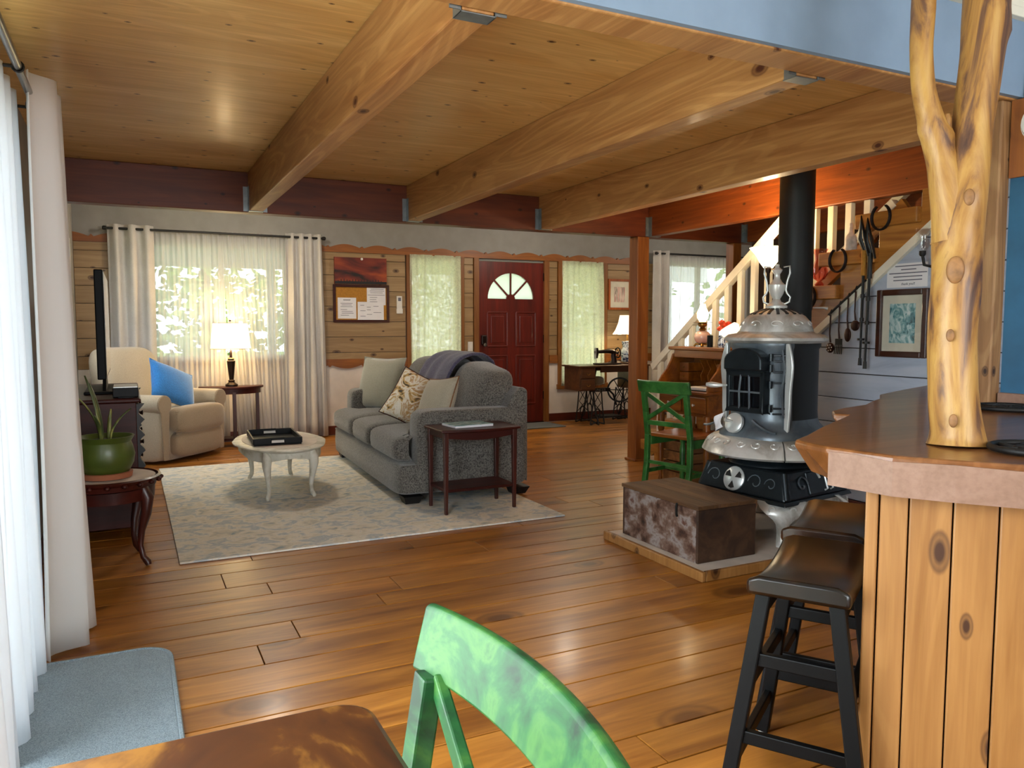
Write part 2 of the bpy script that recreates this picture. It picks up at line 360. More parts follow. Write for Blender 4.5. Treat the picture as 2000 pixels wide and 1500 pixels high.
        if bevel:
            m = o.modifiers.new('bevel', 'BEVEL'); m.width = bevel; m.segments = 2; m.limit_method = 'ANGLE'; m.angle_limit = math.radians(40)
        if sub:
            m = o.modifiers.new('subsurf', 'SUBSURF'); m.levels = sub; m.render_levels = sub
        tag(o, label, cat, group, kind)
        return o

def WM(o):
    m = Matrix.LocRotScale(o.location, o.rotation_euler, o.scale)
    return WM(o.parent) @ m if o.parent else m
def tag(o, label=None, cat=None, group=None, kind=None):
    for k, v in (('label', label), ('category', cat), ('group', group), ('kind', kind)):
        if v: o[k] = v
    return o
def thing(name, label, cat, loc=(0, 0, 0), rz=0, group=None, kind=None):
    o = bpy.data.objects.new(name, None); COL.objects.link(o); o.location = loc; o.rotation_euler = (0, 0, rz); o.empty_display_size = .1
    return tag(o, label, cat, group, kind)
def copy_tree(o, parent=None):
    c = o.copy(); COL.objects.link(c); c.parent = parent
    for ch in list(o.children): copy_tree(ch, c)
    return c
def B(*a): return MB().box(*a)
def cells(xs, zs, holes):
    """rectangles of a wall left over around its openings"""
    X = sorted(set(xs + [h[i] for h in holes for i in (0, 1)])); out = []
    for a, b in zip(X, X[1:]):
        if b <= xs[0] or a >= xs[1]: continue
        hs = sorted((h[2], h[3]) for h in holes if h[0] <= a + 1e-6 and h[1] >= b - 1e-6); z = zs[0]
        for h0, h1 in hs:
            if h0 > z + 1e-6: out.append((a, b, z, h0))
            z = max(z, h1)
        if z < zs[1] - 1e-6: out.append((a, b, z, zs[1]))
    return out
def plank_mesh(L, Wd, T, c=.003, axis='x'):
    """board lying along x, top at z=0, chamfered upper edges"""
    x, y = L / 2, Wd / 2
    vs = [(-x, -y, -T), (x, -y, -T), (x, y, -T), (-x, y, -T), (-x, -y, -c), (x, -y, -c), (x, y, -c), (-x, y, -c),
          (-x + c, -y + c, 0), (x - c, -y + c, 0), (x - c, y - c, 0), (-x + c, y - c, 0)]
    fs = [(0, 3, 2, 1), (8, 9, 10, 11)] + [(i + a, (i + 1) % 4 + a, (i + 1) % 4 + a + 4, i + a + 4) for a in (0, 4) for i in range(4)]
    return vs, fs
def plank(name, mat, parent, loc, L, Wd, T, rot=(0, 0, 0), c=.003):
    vs, fs = plank_mesh(L, Wd, T, c); me = bpy.data.meshes.new(name); me.from_pydata(vs, [], fs); me.materials.append(M[mat])
    o = bpy.data.objects.new(name, me); COL.objects.link(o); o.location = loc; o.rotation_euler = rot; o.parent = parent
    return o

# ---------------------------------------------------------------- the shell
YF, XL, XR = 8.684, -0.45, 8.3
YG = 5.83            # girder
HY = 1.75            # face of the loft header
ZB, ZC = 2.035, 2.307
fl = B(XL - .2, -3.2, -.12, XR + .2, YF + .2, -.024).build('floor', 'subfloor', kind='structure')
fl_inv = WM(fl).inverted()
random.seed(11)
wid = [.235, .17, .21, .16, .2, .19, .225, .165]
y = 8.68; i = 0
while y > -.55:
    w = wid[i % 8]; x = XL; first = True
    while x < XR - .01:
        L = random.uniform(.7, 1.9) if first else random.uniform(1.3, 2.9); first = False
        if x + L > XR - .4: L = XR - x
        plank('floor_plank', 'floor', fl, fl_inv @ Vector((x + L / 2, y - w / 2, 0)), L - .004, w - .0068, .024, (0, 0, 0), .0012)
        x += L
    y -= w; i += 1
B(XL, -3.05, -.024, XR, y, -.002).build('floor_board_field', 'floor', fl, wc=True)

# ceiling of the loft floor, the bay beyond the girder and the roof over the dining side
B(XL - .1, HY + .131, ZC + .001, 4.3, YG + .06, ZC + .06).build('ceiling', 'ply', kind='structure')
B(5.42, HY + .131, ZC + .001, XR, YG + .06, ZC + .06).build('ceiling_stair_bay', 'ply', kind='structure')
B(XL - .1, YG - .06, 2.62, XR, YF + .15, 2.68).build('ceiling_entry_bay', 'white', kind='structure')
B(XL - .2, -3.3, 3.9, XR + .2, YG + .1, 4.0).build('ceiling_roof', 'cream', kind='structure')

W1 = (.22, 1.58, .88, 2.08); W2 = (2.985, 3.6, .49, 2.05); D1 = (3.85, 4.762, 0, 2.03); W3 = (5.02, 5.655, .49, 2.05); W4 = (6.62, 8.05, .9, 2.1)
mb = MB()
for a, b, c, d in cells([XL - .15, XR + .15], [0, 2.65], [W1, W2, D1, W3, W4]): mb.box(a, YF + .02, c, b, YF + .17, d)
wf = mb.build('wall_far', 'grey', kind='structure')
mb = MB()
for a, b, c, d in cells([XL, XR], [0, .83], [W1, W2, D1, W3, W4]): mb.box(a, YF + .004, c, b, YF + .02, d)
mb.build('lower_panel', 'white', wf, wc=True)
for a, b in ((XL, .16), (1.64, 2.92), (3.66, 3.78), (4.835, 4.955), (5.72, 6.55)):
    zs = [.8, .93, 1.107, 1.28, 1.452, 1.627, 1.8, 1.97, 2.08]
    for z0, z1 in zip(zs, zs[1:]):
        o = plank('plank', 'pine', wf, Vector(((a + b) / 2, YF - .002, (z0 + z1) / 2)) - wf.location, b - a, z1 - z0 - .004, .02, (PI / 2, 0, 0), .004)
def scallop(x0, x1, zb, zt, flip=False):
    n = max(8, int((x1 - x0) / .012)); top = []
    for k in range(n + 1):
        x = x0 + (x1 - x0) * k / n; u = ((x - 2.02) / .385) % 1.0
        h = .048 * abs(math.sin(PI * u)) ** 1.0 * (1 if u > .06 and u < .94 else .5)
        e = min(u, 1 - u)
        if e < .055: h = max(h, .034 - e * .5)
        top.append((x, h))
    if flip: return [(x, zb - h) for x, h in top] + [(x1, zt), (x0, zt)]
    return [(x0, zb), (x1, zb)] + [(x, zt + h) for x, h in reversed(top)]
for k, (a, b) in enumerate(((XL, .1), (1.7, 6.35))):
    MB().prism(scallop(a, b, 2.055, 2.098), YF - .022, YF + .02).build('trim_%d' % (k + 1), 'trim', kind='structure')
for k, (a, b) in enumerate(((1.7, 2.93), (3.665, 3.785), (4.835, 4.955), (5.7, 6.55))):
    MB().prism(scallop(a, b, .8, .86, True), YF - .022, YF + .004).build('trim_%d' % (k + 3), 'trim', kind='structure')
for k, (a, b) in enumerate(((XL, 3.78), (4.835, XR))):
    B(a, YF - .016, .002, b, YF + .004, .105).build('baseboard_far' if k == 0 else 'baseboard_far_entry', 'baseboard', kind='structure', bevel=.003)

def window(name, w, mull=None, casing=True, mat='trimz'):
    x0, x1, z0, z1 = w
    fr = MB()
    for a in (x0, x1 - .035): fr.box(a, YF + .06, z0, a + .035, YF + .12, z1)
    for a in (z0, z1 - .035): fr.box(x0, YF + .06, a, x1, YF + .12, a + .035)
    if mull: fr.box(mull - .025, YF + .055, z0, mull + .025, YF + .125, z1)
    o = fr.build(name, 'plastic', kind='structure')
    B(x0 + .03, YF + .088, z0 + .03, x1 - .03, YF + .094, z1 - .03).build('pane', 'glass', o, wc=True)
    if casing:
        for a, b in ((x0 - .055, x0 + .003), (x1 - .003, x1 + .055)):
            B(a, YF - .02, z0 - .05, b, YF + .06, z1 + .01).build('casing', mat, o, wc=True, bevel=.003)
        B(x0 - .07, YF - .03, z0 - .075, x1 + .07, YF + .06, z0 - .01).build('sill', mat, o, wc=True, bevel=.004)
    return o
window('window_1', W1, .905); window('window_2', W2); window('window_3', W3); window('window_4', W4, 7.3)

# front door
d = thing('door_1', None, None, (4.306, YF, 0), kind='structure')
x0, x1 = D1[0] + .004, D1[1] - .004; yA, yB = YF + .01, YF + .055
fan_c = Vector((4.297, 0, 1.568)); fr_ = .318
# slab with a fan-shaped opening: fan band is a prism ring around the arch
mb = B(x0, yA, .012, x1, yB, 1.568)
arch = [(fan_c.x + fr_ * math.cos(a), 1.568 + fr_ * math.sin(a)) for a in [PI * k / 24 for k in range(25)]]
outer = []
for k in range(25):
    a = PI * k / 24; cx, cz = math.cos(a), math.sin(a); tt = min([(v - 0) for v in [((x1 - fan_c.x) / cx if cx > 1e-6 else 9), ((x0 - fan_c.x) / cx if cx < -1e-6 else 9), ((2.024 - 1.568) / cz if cz > 1e-6 else 9)]])
    outer.append((fan_c.x + tt * cx, 1.568 + tt * cz))
for k in range(24): mb.prism([arch[k], outer[k], outer[k + 1], arch[k + 1]], yA, yB)
for cx in (x0, x1): # corner fillers
    kk = [p for p in outer if abs(p[0] - cx) < 1e-4]; top = max(kk, key=lambda p: p[1]); nx = min([p for p in outer if abs(p[1] - 2.024) < 1e-4], key=lambda p: abs(p[0] - cx))
    mb.prism([top, (cx, 2.024), nx], yA, yB)
mb.build('slab', 'door', d, wc=True)
for a in (45, 90, 135):
    r = math.radians(a); MB().bar((fan_c.x + .05 * math.cos(r), yA + .02, 1.568 + .05 * math.sin(r)), (fan_c.x + fr_ * math.cos(r), yA + .02, 1.568 + fr_ * math.sin(r)), .02, .03, (0, 1, 0)).build('muntin', 'door', d, wc=True)
MB().prism([(fan_c.x + .06 * math.cos(PI * k / 10), 1.566 + .06 * math.sin(PI * k / 10)) for k in range(11)], yA + .004, yB - .004).build('muntin_hub', 'door', d, wc=True)
for q in range(4):
    pts = [(fan_c.x, 1.568)] + [(fan_c.x + fr_ * math.cos(PI * (q + k / 6) / 4), 1.568 + fr_ * math.sin(PI * (q + k / 6) / 4)) for k in range(7)]
    MB().prism(pts, yA + .02, yA + .026).build('pane', 'fan_white', d, wc=True)
for (a, b, z0, z1) in ((3.975, 4.245, .98, 1.40), (4.37, 4.64, .98, 1.40), (3.975, 4.245, .25, .86), (4.37, 4.64, .25, .86)):
    mb = MB().bar((a, yA, z0), (a, yA, z1), .018, .018).bar((b, yA, z0), (b, yA, z1), .018, .018).bar((a, yA, z0), (b, yA, z0), .018, .018).bar((a, yA, z1), (b, yA, z1), .018, .018)
    mb.box(a + .045, yA - .009, z0 + .045, b - .045, yA + .01, z1 - .045)
    mb.build('panel', 'door', d, wc=True, bevel=.005)
ho = Matrix.Rotation(PI / 2, 4, 'X')
MB().lathe([(.032, 0), (.032, .012), (.012, .02), (.012, .045), (.026, .055), (.028, .07), (0, .082)], 16, (3.92, yA, .80), ho).build('knob', 'bronze', d, wc=True, smooth=35)
MB().box(3.885, yA - .03, 1.0, 3.955, yA, 1.12).build('deadbolt', 'bronze', d, wc=True, bevel=.012)
MB().lathe([(.022, 0), (.022, .03), (0, .034)], 14, (3.925, yA - .02, 1.0), ho).build('thumb_turn', 'brushed', d, wc=True, smooth=35)
for z in (.3, 1.02, 1.8): B(4.752, yA - .014, z, 4.768, yA + .002, z + .1).build('hinge', 'bronze', d, wc=True)
for a, b in ((3.785, 3.852), (4.76, 4.83)): B(a, YF - .02, 0, b, YF + .06, 2.055).build('door_casing', 'trimz', d, wc=True, bevel=.003)
B(3.85, YF - .01, 0, 4.762, YF + .1, .012).build('threshold', 'bronze', d, wc=True)

# left wall with glazed doors (window_5) and the rest of the envelope
GD = (.15, 3.3, .02, 2.02); SW = (6.7, 7.9, .95, 2.0)
mb = MB()
for a, b, c, e in cells([-3.3, YF + .17], [0, 3.95], [GD, SW]): mb.box(XL - .15, a, c, XL, b, e)
mb.build('wall_left', 'grey', kind='structure')
mb = MB()
for a in (.15, 1.70, 3.24): mb.box(XL - .10, a, .02, XL - .03, a + .06, 2.02)
for z in (.02, 1.96): mb.box(XL - .10, .15, z, XL - .03, 3.3, z + .06)
o = mb.build('window_5', 'plastic', kind='structure')
B(XL - .07, .2, .07, XL - .064, 3.26, 1.97).build('pane', 'glass', o, wc=True)
mb = MB()
for a in (6.7, 7.86): mb.box(XL - .10, a, .95, XL + .02, a + .04, 2.0)
for z in (.95, 1.96): mb.box(XL - .10, 6.7, z, XL + .02, 7.9, z + .04)
o = mb.build('window_6', 'plastic', kind='structure'); B(XL - .07, 6.72, .97, XL - .064, 7.88, 1.98).build('pane', 'glass', o, wc=True)
B(XL, 3.35, .002, XL + .016, YF, .105).build('baseboard_left', 'baseboard', kind='structure', bevel=.003)
B(XR, -3.3, 0, XR + .15, YF + .17, 3.95).build('wall_right', 'grey', kind='structure')
mb = MB()
for a, b, c, e in cells([XL - .15, XR + .15], [0, 3.95], [(-.2, 2.8, .65, 2.85)]): mb.box(a, -3.3, c, b, -3.15 + .1, e)
mb.build('wall_back', 'white', kind='structure')
B(XL - .1, YG - .06, 2.36, XR, YG + .06, 3.95).build('wall_loft_back', 'cream', kind='structure')

# loft face above the header
B(XL, HY - .02, ZB + .012, 4.9, HY, ZC + .0).build('wall_loft_face', 'bluegrey', kind='structure')
B(XL, HY - .045, ZC, 4.9, HY + .06, ZC + .035).build('trim_7', 'cream', kind='structure', bevel=.004)
B(XL, HY - .03, ZC + .035, 4.9, HY + .03, ZC + .9).build('wall_loft_rail', 'cream', kind='structure')
# partition behind the bar
o = B(2.9, .2, .985, 3.0, 1.76, ZB + .005).build('wall_partition', 'blue', kind='structure')
B(2.885, .2, 1.765, 2.9, 1.758, ZB + .005).build('header_board', 'post', o, wc=True)
B(2.875, .2, .941, 3.0, 1.757, .985).build('trim_8', 'slabend', kind='structure', bevel=.004)
B(2.9, .2, ZB + .012, 3.0, HY - .031, ZC + .5).build('wall_partition_upper', 'bluegrey', kind='structure')

# ---------------------------------------------------------------- timbers
def beam(x, mat, label, y0=HY + .132, y1=YG - .062, hang=True):
    t = thing('ceiling_beam', label, 'beam', (x + .047, (y0 + y1) / 2, ZB), group='loft joists')
    B(x, y0, ZB, x + .094, y1, ZC).build('timber', mat, t, wc=True, bevel=.006)
    if hang:
        for yy, s in ((y1, -1), (y0, 1)):
            h = MB().box(x - .003, yy, ZB - .004, x + .097, yy + s * .055, ZB - .001)
            for xx in (x - .004, x + .095): h.box(xx, yy, ZB - .004, xx + .003, yy + s * .05, ZB + .17)
            for xx in (x - .034, x + .097): h.box(xx, yy - s * .001, ZB - .0, xx + .031, yy + s * .003, ZB + .17)
            h.build('joist_hanger', 'steel', t, wc=True)
    return t
beam(.79, 'beam', 'pale timber ceiling joist over the rug, ending nearest the curtains')
beam(1.955, 'beam', 'long honey timber ceiling joist running above the sofa')
beam(3.11, 'beam', 'timber ceiling joist whose near end meets the stovepipe')
beam(4.235, 'beamred', 'reddish timber joist resting over the stair balusters')
beam(5.36, 'beamred', 'dark red timber joist beyond the stairs')
B(XL, YG - .06, ZB - .006, XR, YG + .06, ZC).build('girder', 'girder', label='dark red timber girder carrying the far ends of the joists', cat='beam', bevel=.005)
B(XL, HY, ZB + .006, 4.9, HY + .13, ZC + .0).build('header_beam', 'beam', label='timber header under the blue-grey loft face', cat='beam', bevel=.006)
def post(name, x0, y0, x1, y1, z0, z1, mat, label, foot=True):
    t = thing(name, label, 'post', ((x0 + x1) / 2, (y0 + y1) / 2, z0))
    B(x0, y0, z0, x1, y1, z1).build('timber', mat, t, wc=True, bevel=.006)
    if foot:
        mb = MB()
        mb.box(x0 - .018, y0 - .018, z0, x1 + .018, y0, z0 + .02); mb.box(x0 - .018, y1, z0, x1 + .018, y1 + .018, z0 + .02); mb.box(x0 - .018, y0, z0, x0, y1, z0 + .02)
        mb.build('base_moulding', mat, t, wc=True, bevel=.005)
    return t
post('timber_post', 4.11, YG - .075, 4.235, YG + .055, 0, ZB - .006, 'post', 'orange stained timber post beside the green desk chair')
post('timber_post', 5.24, YG - .055, 5.34, YG + .05, 0, ZB - .006, 'post', 'slim timber post behind the stair handrail', False)
post('timber_post', 2.838, 1.762, 2.898, 1.856, .941, ZB + .005, 'greypost', 'rough-sawn timber post standing on the bar behind the tree trunk', False)
# ---------------------------------------------------------------- staircase and planked wall below it
RISE, RUN = .214, .28
def nose(k): return 3.74 + RUN * (8 - k)
def low(y): return 1.167 + .764 * (3.846 - y)
sc = thing('staircase', 'open timber staircase with white railings climbing behind the stove', 'staircase', (4.7, 4.3, 0))
poly = []
for k in range(1, 12):
    yb, yt = nose(k) - .43, nose(k) - .15
    poly += [(yt, RISE * k - .09), (yb, RISE * k - .09)]
saw = list(poly); poly = [(y, z) for y, z in saw if y > 2.35]
yl = poly[-1][0]; tail = [(3.846 + 1.155 / .764, .01)]
poly = [(poly[0][0], .01)] + poly + [(yl, low(yl))] + tail
ycut = 3.846 - (ZB - .01 - 1.167) / .764
cap = [(saw[0][0], .01)] + [(y, min(z, ZB - .01)) for y, z in saw if y > ycut + .01] + [(ycut, ZB - .01)] + tail
MB().prism(cap, 4.165, 4.21, 'x').build('stringer', 'stair', sc, wc=True, bevel=.003)
MB().prism(poly, 5.20, 5.25, 'x').build('stringer', 'stair', sc, wc=True, bevel=.003)
for k in range(1, 12):
    xa = 4.125 if k < 10 else 4.35
    B(xa, nose(k) - .43, RISE * k - .09, 5.29, nose(k), RISE * k).build('tread', 'stair', sc, wc=True, bevel=.006)
MB().prism([(3.846 + 1.5, low(5.346)), (2.35, low(2.35)), (2.35, low(2.35) - .06), (5.346, low(5.346) - .06)], 4.155, 4.215, 'x').build('edge_trim', 'whitewood', sc, wc=True, bevel=.003)
def rail_z(y): return 1.993 + .75 * (4.227 - y)      # top of the handrail
def railing(x, ytop, top=True):
    yb = 5.70
    if top: MB().bar((x, yb, rail_z(yb) - .03), (x, ytop, rail_z(ytop) - .03), .06, .06).build('handrail', 'whitewood', sc, wc=True, bevel=.004)
    return x
railing(4.262, 4.17); railing(5.16, 2.5)
def brz(y): return 1.553 - .02 + .752 * (3.9 - y)
MB().bar((4.262, 5.72, brz(5.72) - .02), (4.262, 3.27, brz(3.27) - .02), .055, .055).build('bottom_rail', 'whitewood', sc, wc=True, bevel=.003)
MB().bar((4.262, 5.72, brz(5.72) - .085), (4.262, 3.2, brz(3.2) - .085), .04, .075).build('rail_support', 'stair', sc, wc=True, bevel=.003)
y = 5.60
while y > 3.4:
    z1 = min(rail_z(y) - .04, ZB - .003); z0 = max(brz(y), .05)
    if z1 - z0 > .04: B(4.244, y - .024, z0, 4.282, y + .024, z1).build('baluster', 'whitewood', sc, wc=True, bevel=.003)
    y -= .142
for k in range(1, 12):
    y = nose(k) - .30; B(5.14, y - .022, RISE * k, 5.18, y + .022, rail_z(y) - .05).build('baluster', 'whitewood', sc, wc=True, bevel=.003)
sw = MB().prism([(5.3, .0), (5.3, low(5.3) - .06), (2.35, low(2.35) - .06), (2.2, low(2.35) - .06), (2.2, 0)], 4.205, 4.235, 'x').build('wall_stair_side', 'subfloor', kind='structure')
zz = .105
while zz < 2.1:
    z1 = zz + .164
    ya = 2.2
    # cut the upper edge of each board along the sloping trim
    def ymax(z): return min(5.3, 3.846 - (z + .06 - 1.167) / .764)
    p = [(ya, zz + .002), (ymax(zz), zz + .002), (ymax(z1 - .003), z1 - .003), (ya, z1 - .003)]
    if p[1][0] > ya + .15:
        p[2] = (max(p[2][0], ya + .01), p[2][1])
        MB().prism(p, 4.183, 4.207, 'x').build('plank', 'shiplap', sw, wc=True, bevel=.004)
    zz = z1
B(4.168, 2.2, .002, 4.185, 5.25, .104).build('baseboard_stair', 'baseboard', kind='structure', bevel=.003)
B(5.46, HY + .1, 0, 5.52, YG - .07, ZC).build('wall_stair_back', 'darkwall', kind='structure')

# ---------------------------------------------------------------- bar with live-edge slab
A = Vector((1.545, 1.24)); E2 = Vector((.547, -.837)); L2 = Vector((.837, .547))
def bp(l, e): p = A + L2 * l + E2 * e; return (p.x, p.y)
bar = thing('bar_counter', 'pine-boarded bar with a thick live-edge wooden slab top', 'bar', (*bp(.8, .35), 0))
top = [(1.505, 1.321), (1.517, 1.245), (1.531, 1.159), (1.598, 1.055), (1.674, .955), (1.79, .78), (1.93, .56), (2.05, .37), (2.93, .37), (2.93, 1.9), (3.6, 2.05), (3.78, 2.4),
       (3.54, 2.5), (3.2, 2.38), (2.87, 2.25), (2.72, 2.13), (2.60, 2.07), (2.44, 1.976), (2.27, 1.93), (2.16, 1.88), (2.091, 1.813), (2.12, 1.775), (2.05, 1.735), (1.92, 1.665), (1.76, 1.575), (1.62, 1.49), (1.528, 1.442), (1.512, 1.39)]
nb = len(top)
def ins(p, i):
    if 2 <= i <= 12: return p
    c = Vector((2.3, 1.45)); d = (c - Vector(p)).normalized(); k = .06 if i > 14 else .03
    return (p[0] + d.x * k, p[1] + d.y * k)
mb = MB()
mid = [ins(p, i) if i > 12 else p for i, p in enumerate(top)]
mb._add([(x, y, .94) for x, y in top] + [(x, y, .925) for x, y in [(p[0] - .004, p[1]) if i in (0, 1, 2, 26, 27) else p for i, p in enumerate(top)]] + [(*ins(p, i), .85) for i, p in enumerate(top)],
        [tuple(range(nb))] + [tuple(range(3 * nb - 1, 2 * nb - 1, -1))] + [(i + a * nb, (i + 1) % nb + a * nb, (i + 1) % nb + (a + 1) * nb, i + (a + 1) * nb) for a in (0, 1) for i in range(nb)])
mb.build('slab', 'slab', bar, label='dark varnished live-edge slab', wc=True, bevel=.006)
# saw-cut end face of the slab
ed = [(1.5, 1.312), (1.512, 1.245), (1.526, 1.157), (1.593, 1.053), (1.669, .953), (1.785, .778), (1.925, .558), (2.045, .37)]
mb = MB(); q = [(x, y) for x, y in ed]; q2 = [(x + .01, y + .006) for x, y in ed]
zt = [.929, .931, .927, .93, .926, .93, .928, .93]
vs = [(x, y, .848) for x, y in q] + [(x, y, z) for (x, y), z in zip(q, zt)] + [(x, y, .848) for x, y in q2] + [(x, y, z) for (x, y), z in zip(q2, zt)]
k8 = len(q); fs = []
for i in range(k8 - 1):
    fs += [(i, i + 1, k8 + i + 1, k8 + i), (2 * k8 + i, 3 * k8 + i, 3 * k8 + i + 1, 2 * k8 + i + 1), (k8 + i, k8 + i + 1, 3 * k8 + i + 1, 3 * k8 + i), (i, 2 * k8 + i, 2 * k8 + i + 1, i + 1)]
fs += [(0, k8, 3 * k8, 2 * k8), (k8 - 1, 3 * k8 - 1, 4 * k8 - 1, 2 * k8 - 1)]
mb._add(vs, fs); mb.build('slab_end', 'slabend', bar, wc=True)
ang = math.atan2(E2.y, E2.x)
def bbox2(l0, l1, e0, e1, z0, z1):
    c = [bp(l0, e0), bp(l1, e0), bp(l1, e1), bp(l0, e1)]
    return MB()._add([(x, y, z) for z in (z0, z1) for x, y in c], [(0, 3, 2, 1), (4, 5, 6, 7), (0, 1, 5, 4), (1, 2, 6, 5), (2, 3, 7, 6), (3, 0, 4, 7)])
bbox2(.035, 1.55, .015, .8, 0, .845).build('carcass', 'subfloor', bar, wc=True)
for e0, e1 in ((-.0, .0275), (.0305, .0895), (.0925, .1785), (.1815, .2675), (.2705, .357), (.36, .446), (.449, .535), (.538, .624), (.627, .8)):
    bbox2(.012 if e0 > 0 else .004, .034, e0, e1, .0, .848).build('board', 'barboard', bar, wc=True, bevel=.004)
for j in range(12): bbox2(.036 + j * .126, .158 + j * .126, -.002, .014, 0, .846).build('board', 'barboard', bar, wc=True, bevel=.004)

# forked tree trunk standing on the bar
RT = Vector((.896, -.4443, 0)); FW = Vector((.4443, .896, 0)); D0 = 1.885
def tp(px, py, dd=0):
    d = D0 + dd; h = (px - 1000) / 1510 * d; fy = (750 - py) / 1510 * d
    cp, sp = math.cos(math.radians(4.2797)), math.sin(math.radians(4.2797))
    p = FW * (d * cp + fy * sp) + RT * h; return Vector((p.x, p.y, 1.23 - d * sp + fy * cp))
def trunk(pts, rad, seed, n=20, knots=()):
    P = [Vector(p) for p in pts]; out = []; R = []
    for i in range(len(P) - 1):
        for k in range(6):
            t = k / 6; a = P[max(i - 1, 0)]; b = P[i]; c = P[i + 1]; e = P[min(i + 2, len(P) - 1)]
            out.append(.5 * ((2 * b) + (c - a) * t + (2 * a - 5 * b + 4 * c - e) * t * t + (3 * b - a - 3 * c + e) * t ** 3)); R.append(rad[i] * (1 - t) + rad[i + 1] * t)
    out.append(P[-1]); R.append(rad[-1])
    mb = MB().tube(out, R, n)
    for i, v in enumerate(mb.v):
        c = out[min(i // n, len(out) - 1)]; d = Vector(v) - c
        nz = noise.noise(Vector((v[0] * 9, v[1] * 9, v[2] * 3 + seed))) * .16 + noise.noise(Vector((v[0] * 30, v[1] * 30, v[2] * 8 + seed))) * .08
        kb = sum(a * math.exp(-((Vector(v) - kp).length / s) ** 2) for kp, s, a in knots)
        mb.v[i] = tuple(c + d * (1 + nz * .7 + kb))
    return mb
base = tp(1868, 868); base.z = .942
tr = thing('tree_trunk_post', 'forked peeled tree trunk rising from the bar top', 'trunk', base)
trunk([tp(1868, 869), tp(1868, 840), tp(1861, 760), tp(1862, 640), tp(1868, 540), tp(1870, 450), tp(1882, 370), tp(1900, 260), tp(1914, 150), tp(1925, 40), tp(1932, -90), tp(1930, -300), tp(1925, -700)],
      [.066, .058, .053, .054, .057, .058, .052, .047, .049, .053, .053, .05, .048], 3., 22,
      ((tp(1868, 525, -.06), .03, .16), (tp(1898, 380, -.04), .022, .16), (tp(1965, 60), .03, .2), (tp(1835, 430), .02, .1))).build('trunk', 'tree', tr, wc=True, smooth=60)
trunk([tp(1862, 470), tp(1853, 400), tp(1840, 320), tp(1822, 250), tp(1806, 180), tp(1800, 100), tp(1803, 20), tp(1806, -80), tp(1800, -300), tp(1795, -700)],
      [.05, .04, .034, .031, .027, .026, .028, .027, .025, .024], 9., 18, ((tp(1846, 265), .025, .35), (tp(1800, 255), .015, .2))).build('branch', 'tree', tr, wc=True, smooth=60)
MB().lathe([(.013, 0), (.012, .03), (.007, .045), (0, .046)], 10, tp(1848, 260, -.01)).build('branch_stub', 'tree', tr, wc=True, smooth=50)
for (px, py, s) in ((1866, 527, .026), (1862, 822, .013), (1893, 385, .016), (1856, 655, .012)):
    c_ = tp(px, py, -.054); kd = (Vector((0, 0, 1.23)) - c_); kd.z = 0; kd.normalize()
    MB().sell((0, 0, 0), (s * .3, s * .75, s * 1.25), (2, 2), 16, 10).xf(Matrix.Translation(c_) @ Matrix.Rotation(math.atan2(kd.y, kd.x), 4, 'Z')).build('knot', 'treeknot', tr, wc=True, smooth=60)

# iron trivets lying on the slab
def trivet(loc, r, label):
    t = thing('trivet', label, 'trivet', loc, group='black iron trivets on the bar')
    ring = lambda rr, w: MB().tube([(rr * math.cos(2 * PI * k / 32), rr * math.sin(2 * PI * k / 32), .009) for k in range(32)], w, 8, True)
    ring(r, .008).build('rim', 'iron', t, smooth=50); ring(r * .45, .005).build('inner_ring', 'iron', t, smooth=50)
    for k in range(8):
        a = 2 * PI * k / 8; MB().tube([(r * .12 * math.cos(a), r * .12 * math.sin(a), .008), (r * .55 * math.cos(a + .35), r * .55 * math.sin(a + .35), .009), (r * .97 * math.cos(a), r * .97 * math.sin(a), .008)], .005, 6).build('scroll', 'iron', t, smooth=50)
    for k in range(3): MB().lathe([(.006, 0), (.006, .008)], 8, (r * .95 * math.cos(k * 2.1), r * .95 * math.sin(k * 2.1), 0)).build('foot', 'iron', t)
trivet((1.857, 1.04, .941), .09, 'round black iron trivet on the bar beside the trunk foot')
trivet((2.72, 1.62, .941), .10, 'round black iron trivet at the back of the bar below the blue wall')
# white disc on the header board
o = thing('ceiling_alarm', 'round white disc alarm fixed to the board above the blue wall', 'smoke alarm', (2.883, 1.648, 1.945))
MB().lathe([(.066, 0), (.066, .012), (.058, .026), (.03, .032), (0, .033)], 28, (0, 0, 0), Matrix.Rotation(-PI / 2, 4, 'Y')).build('cover', 'plastic', o, smooth=35)
MB().lathe([(.072, -.004), (.072, .004)], 28, (0, 0, 0), Matrix.Rotation(-PI / 2, 4, 'Y')).build('mounting_plate', 'plastic', o, smooth=35)

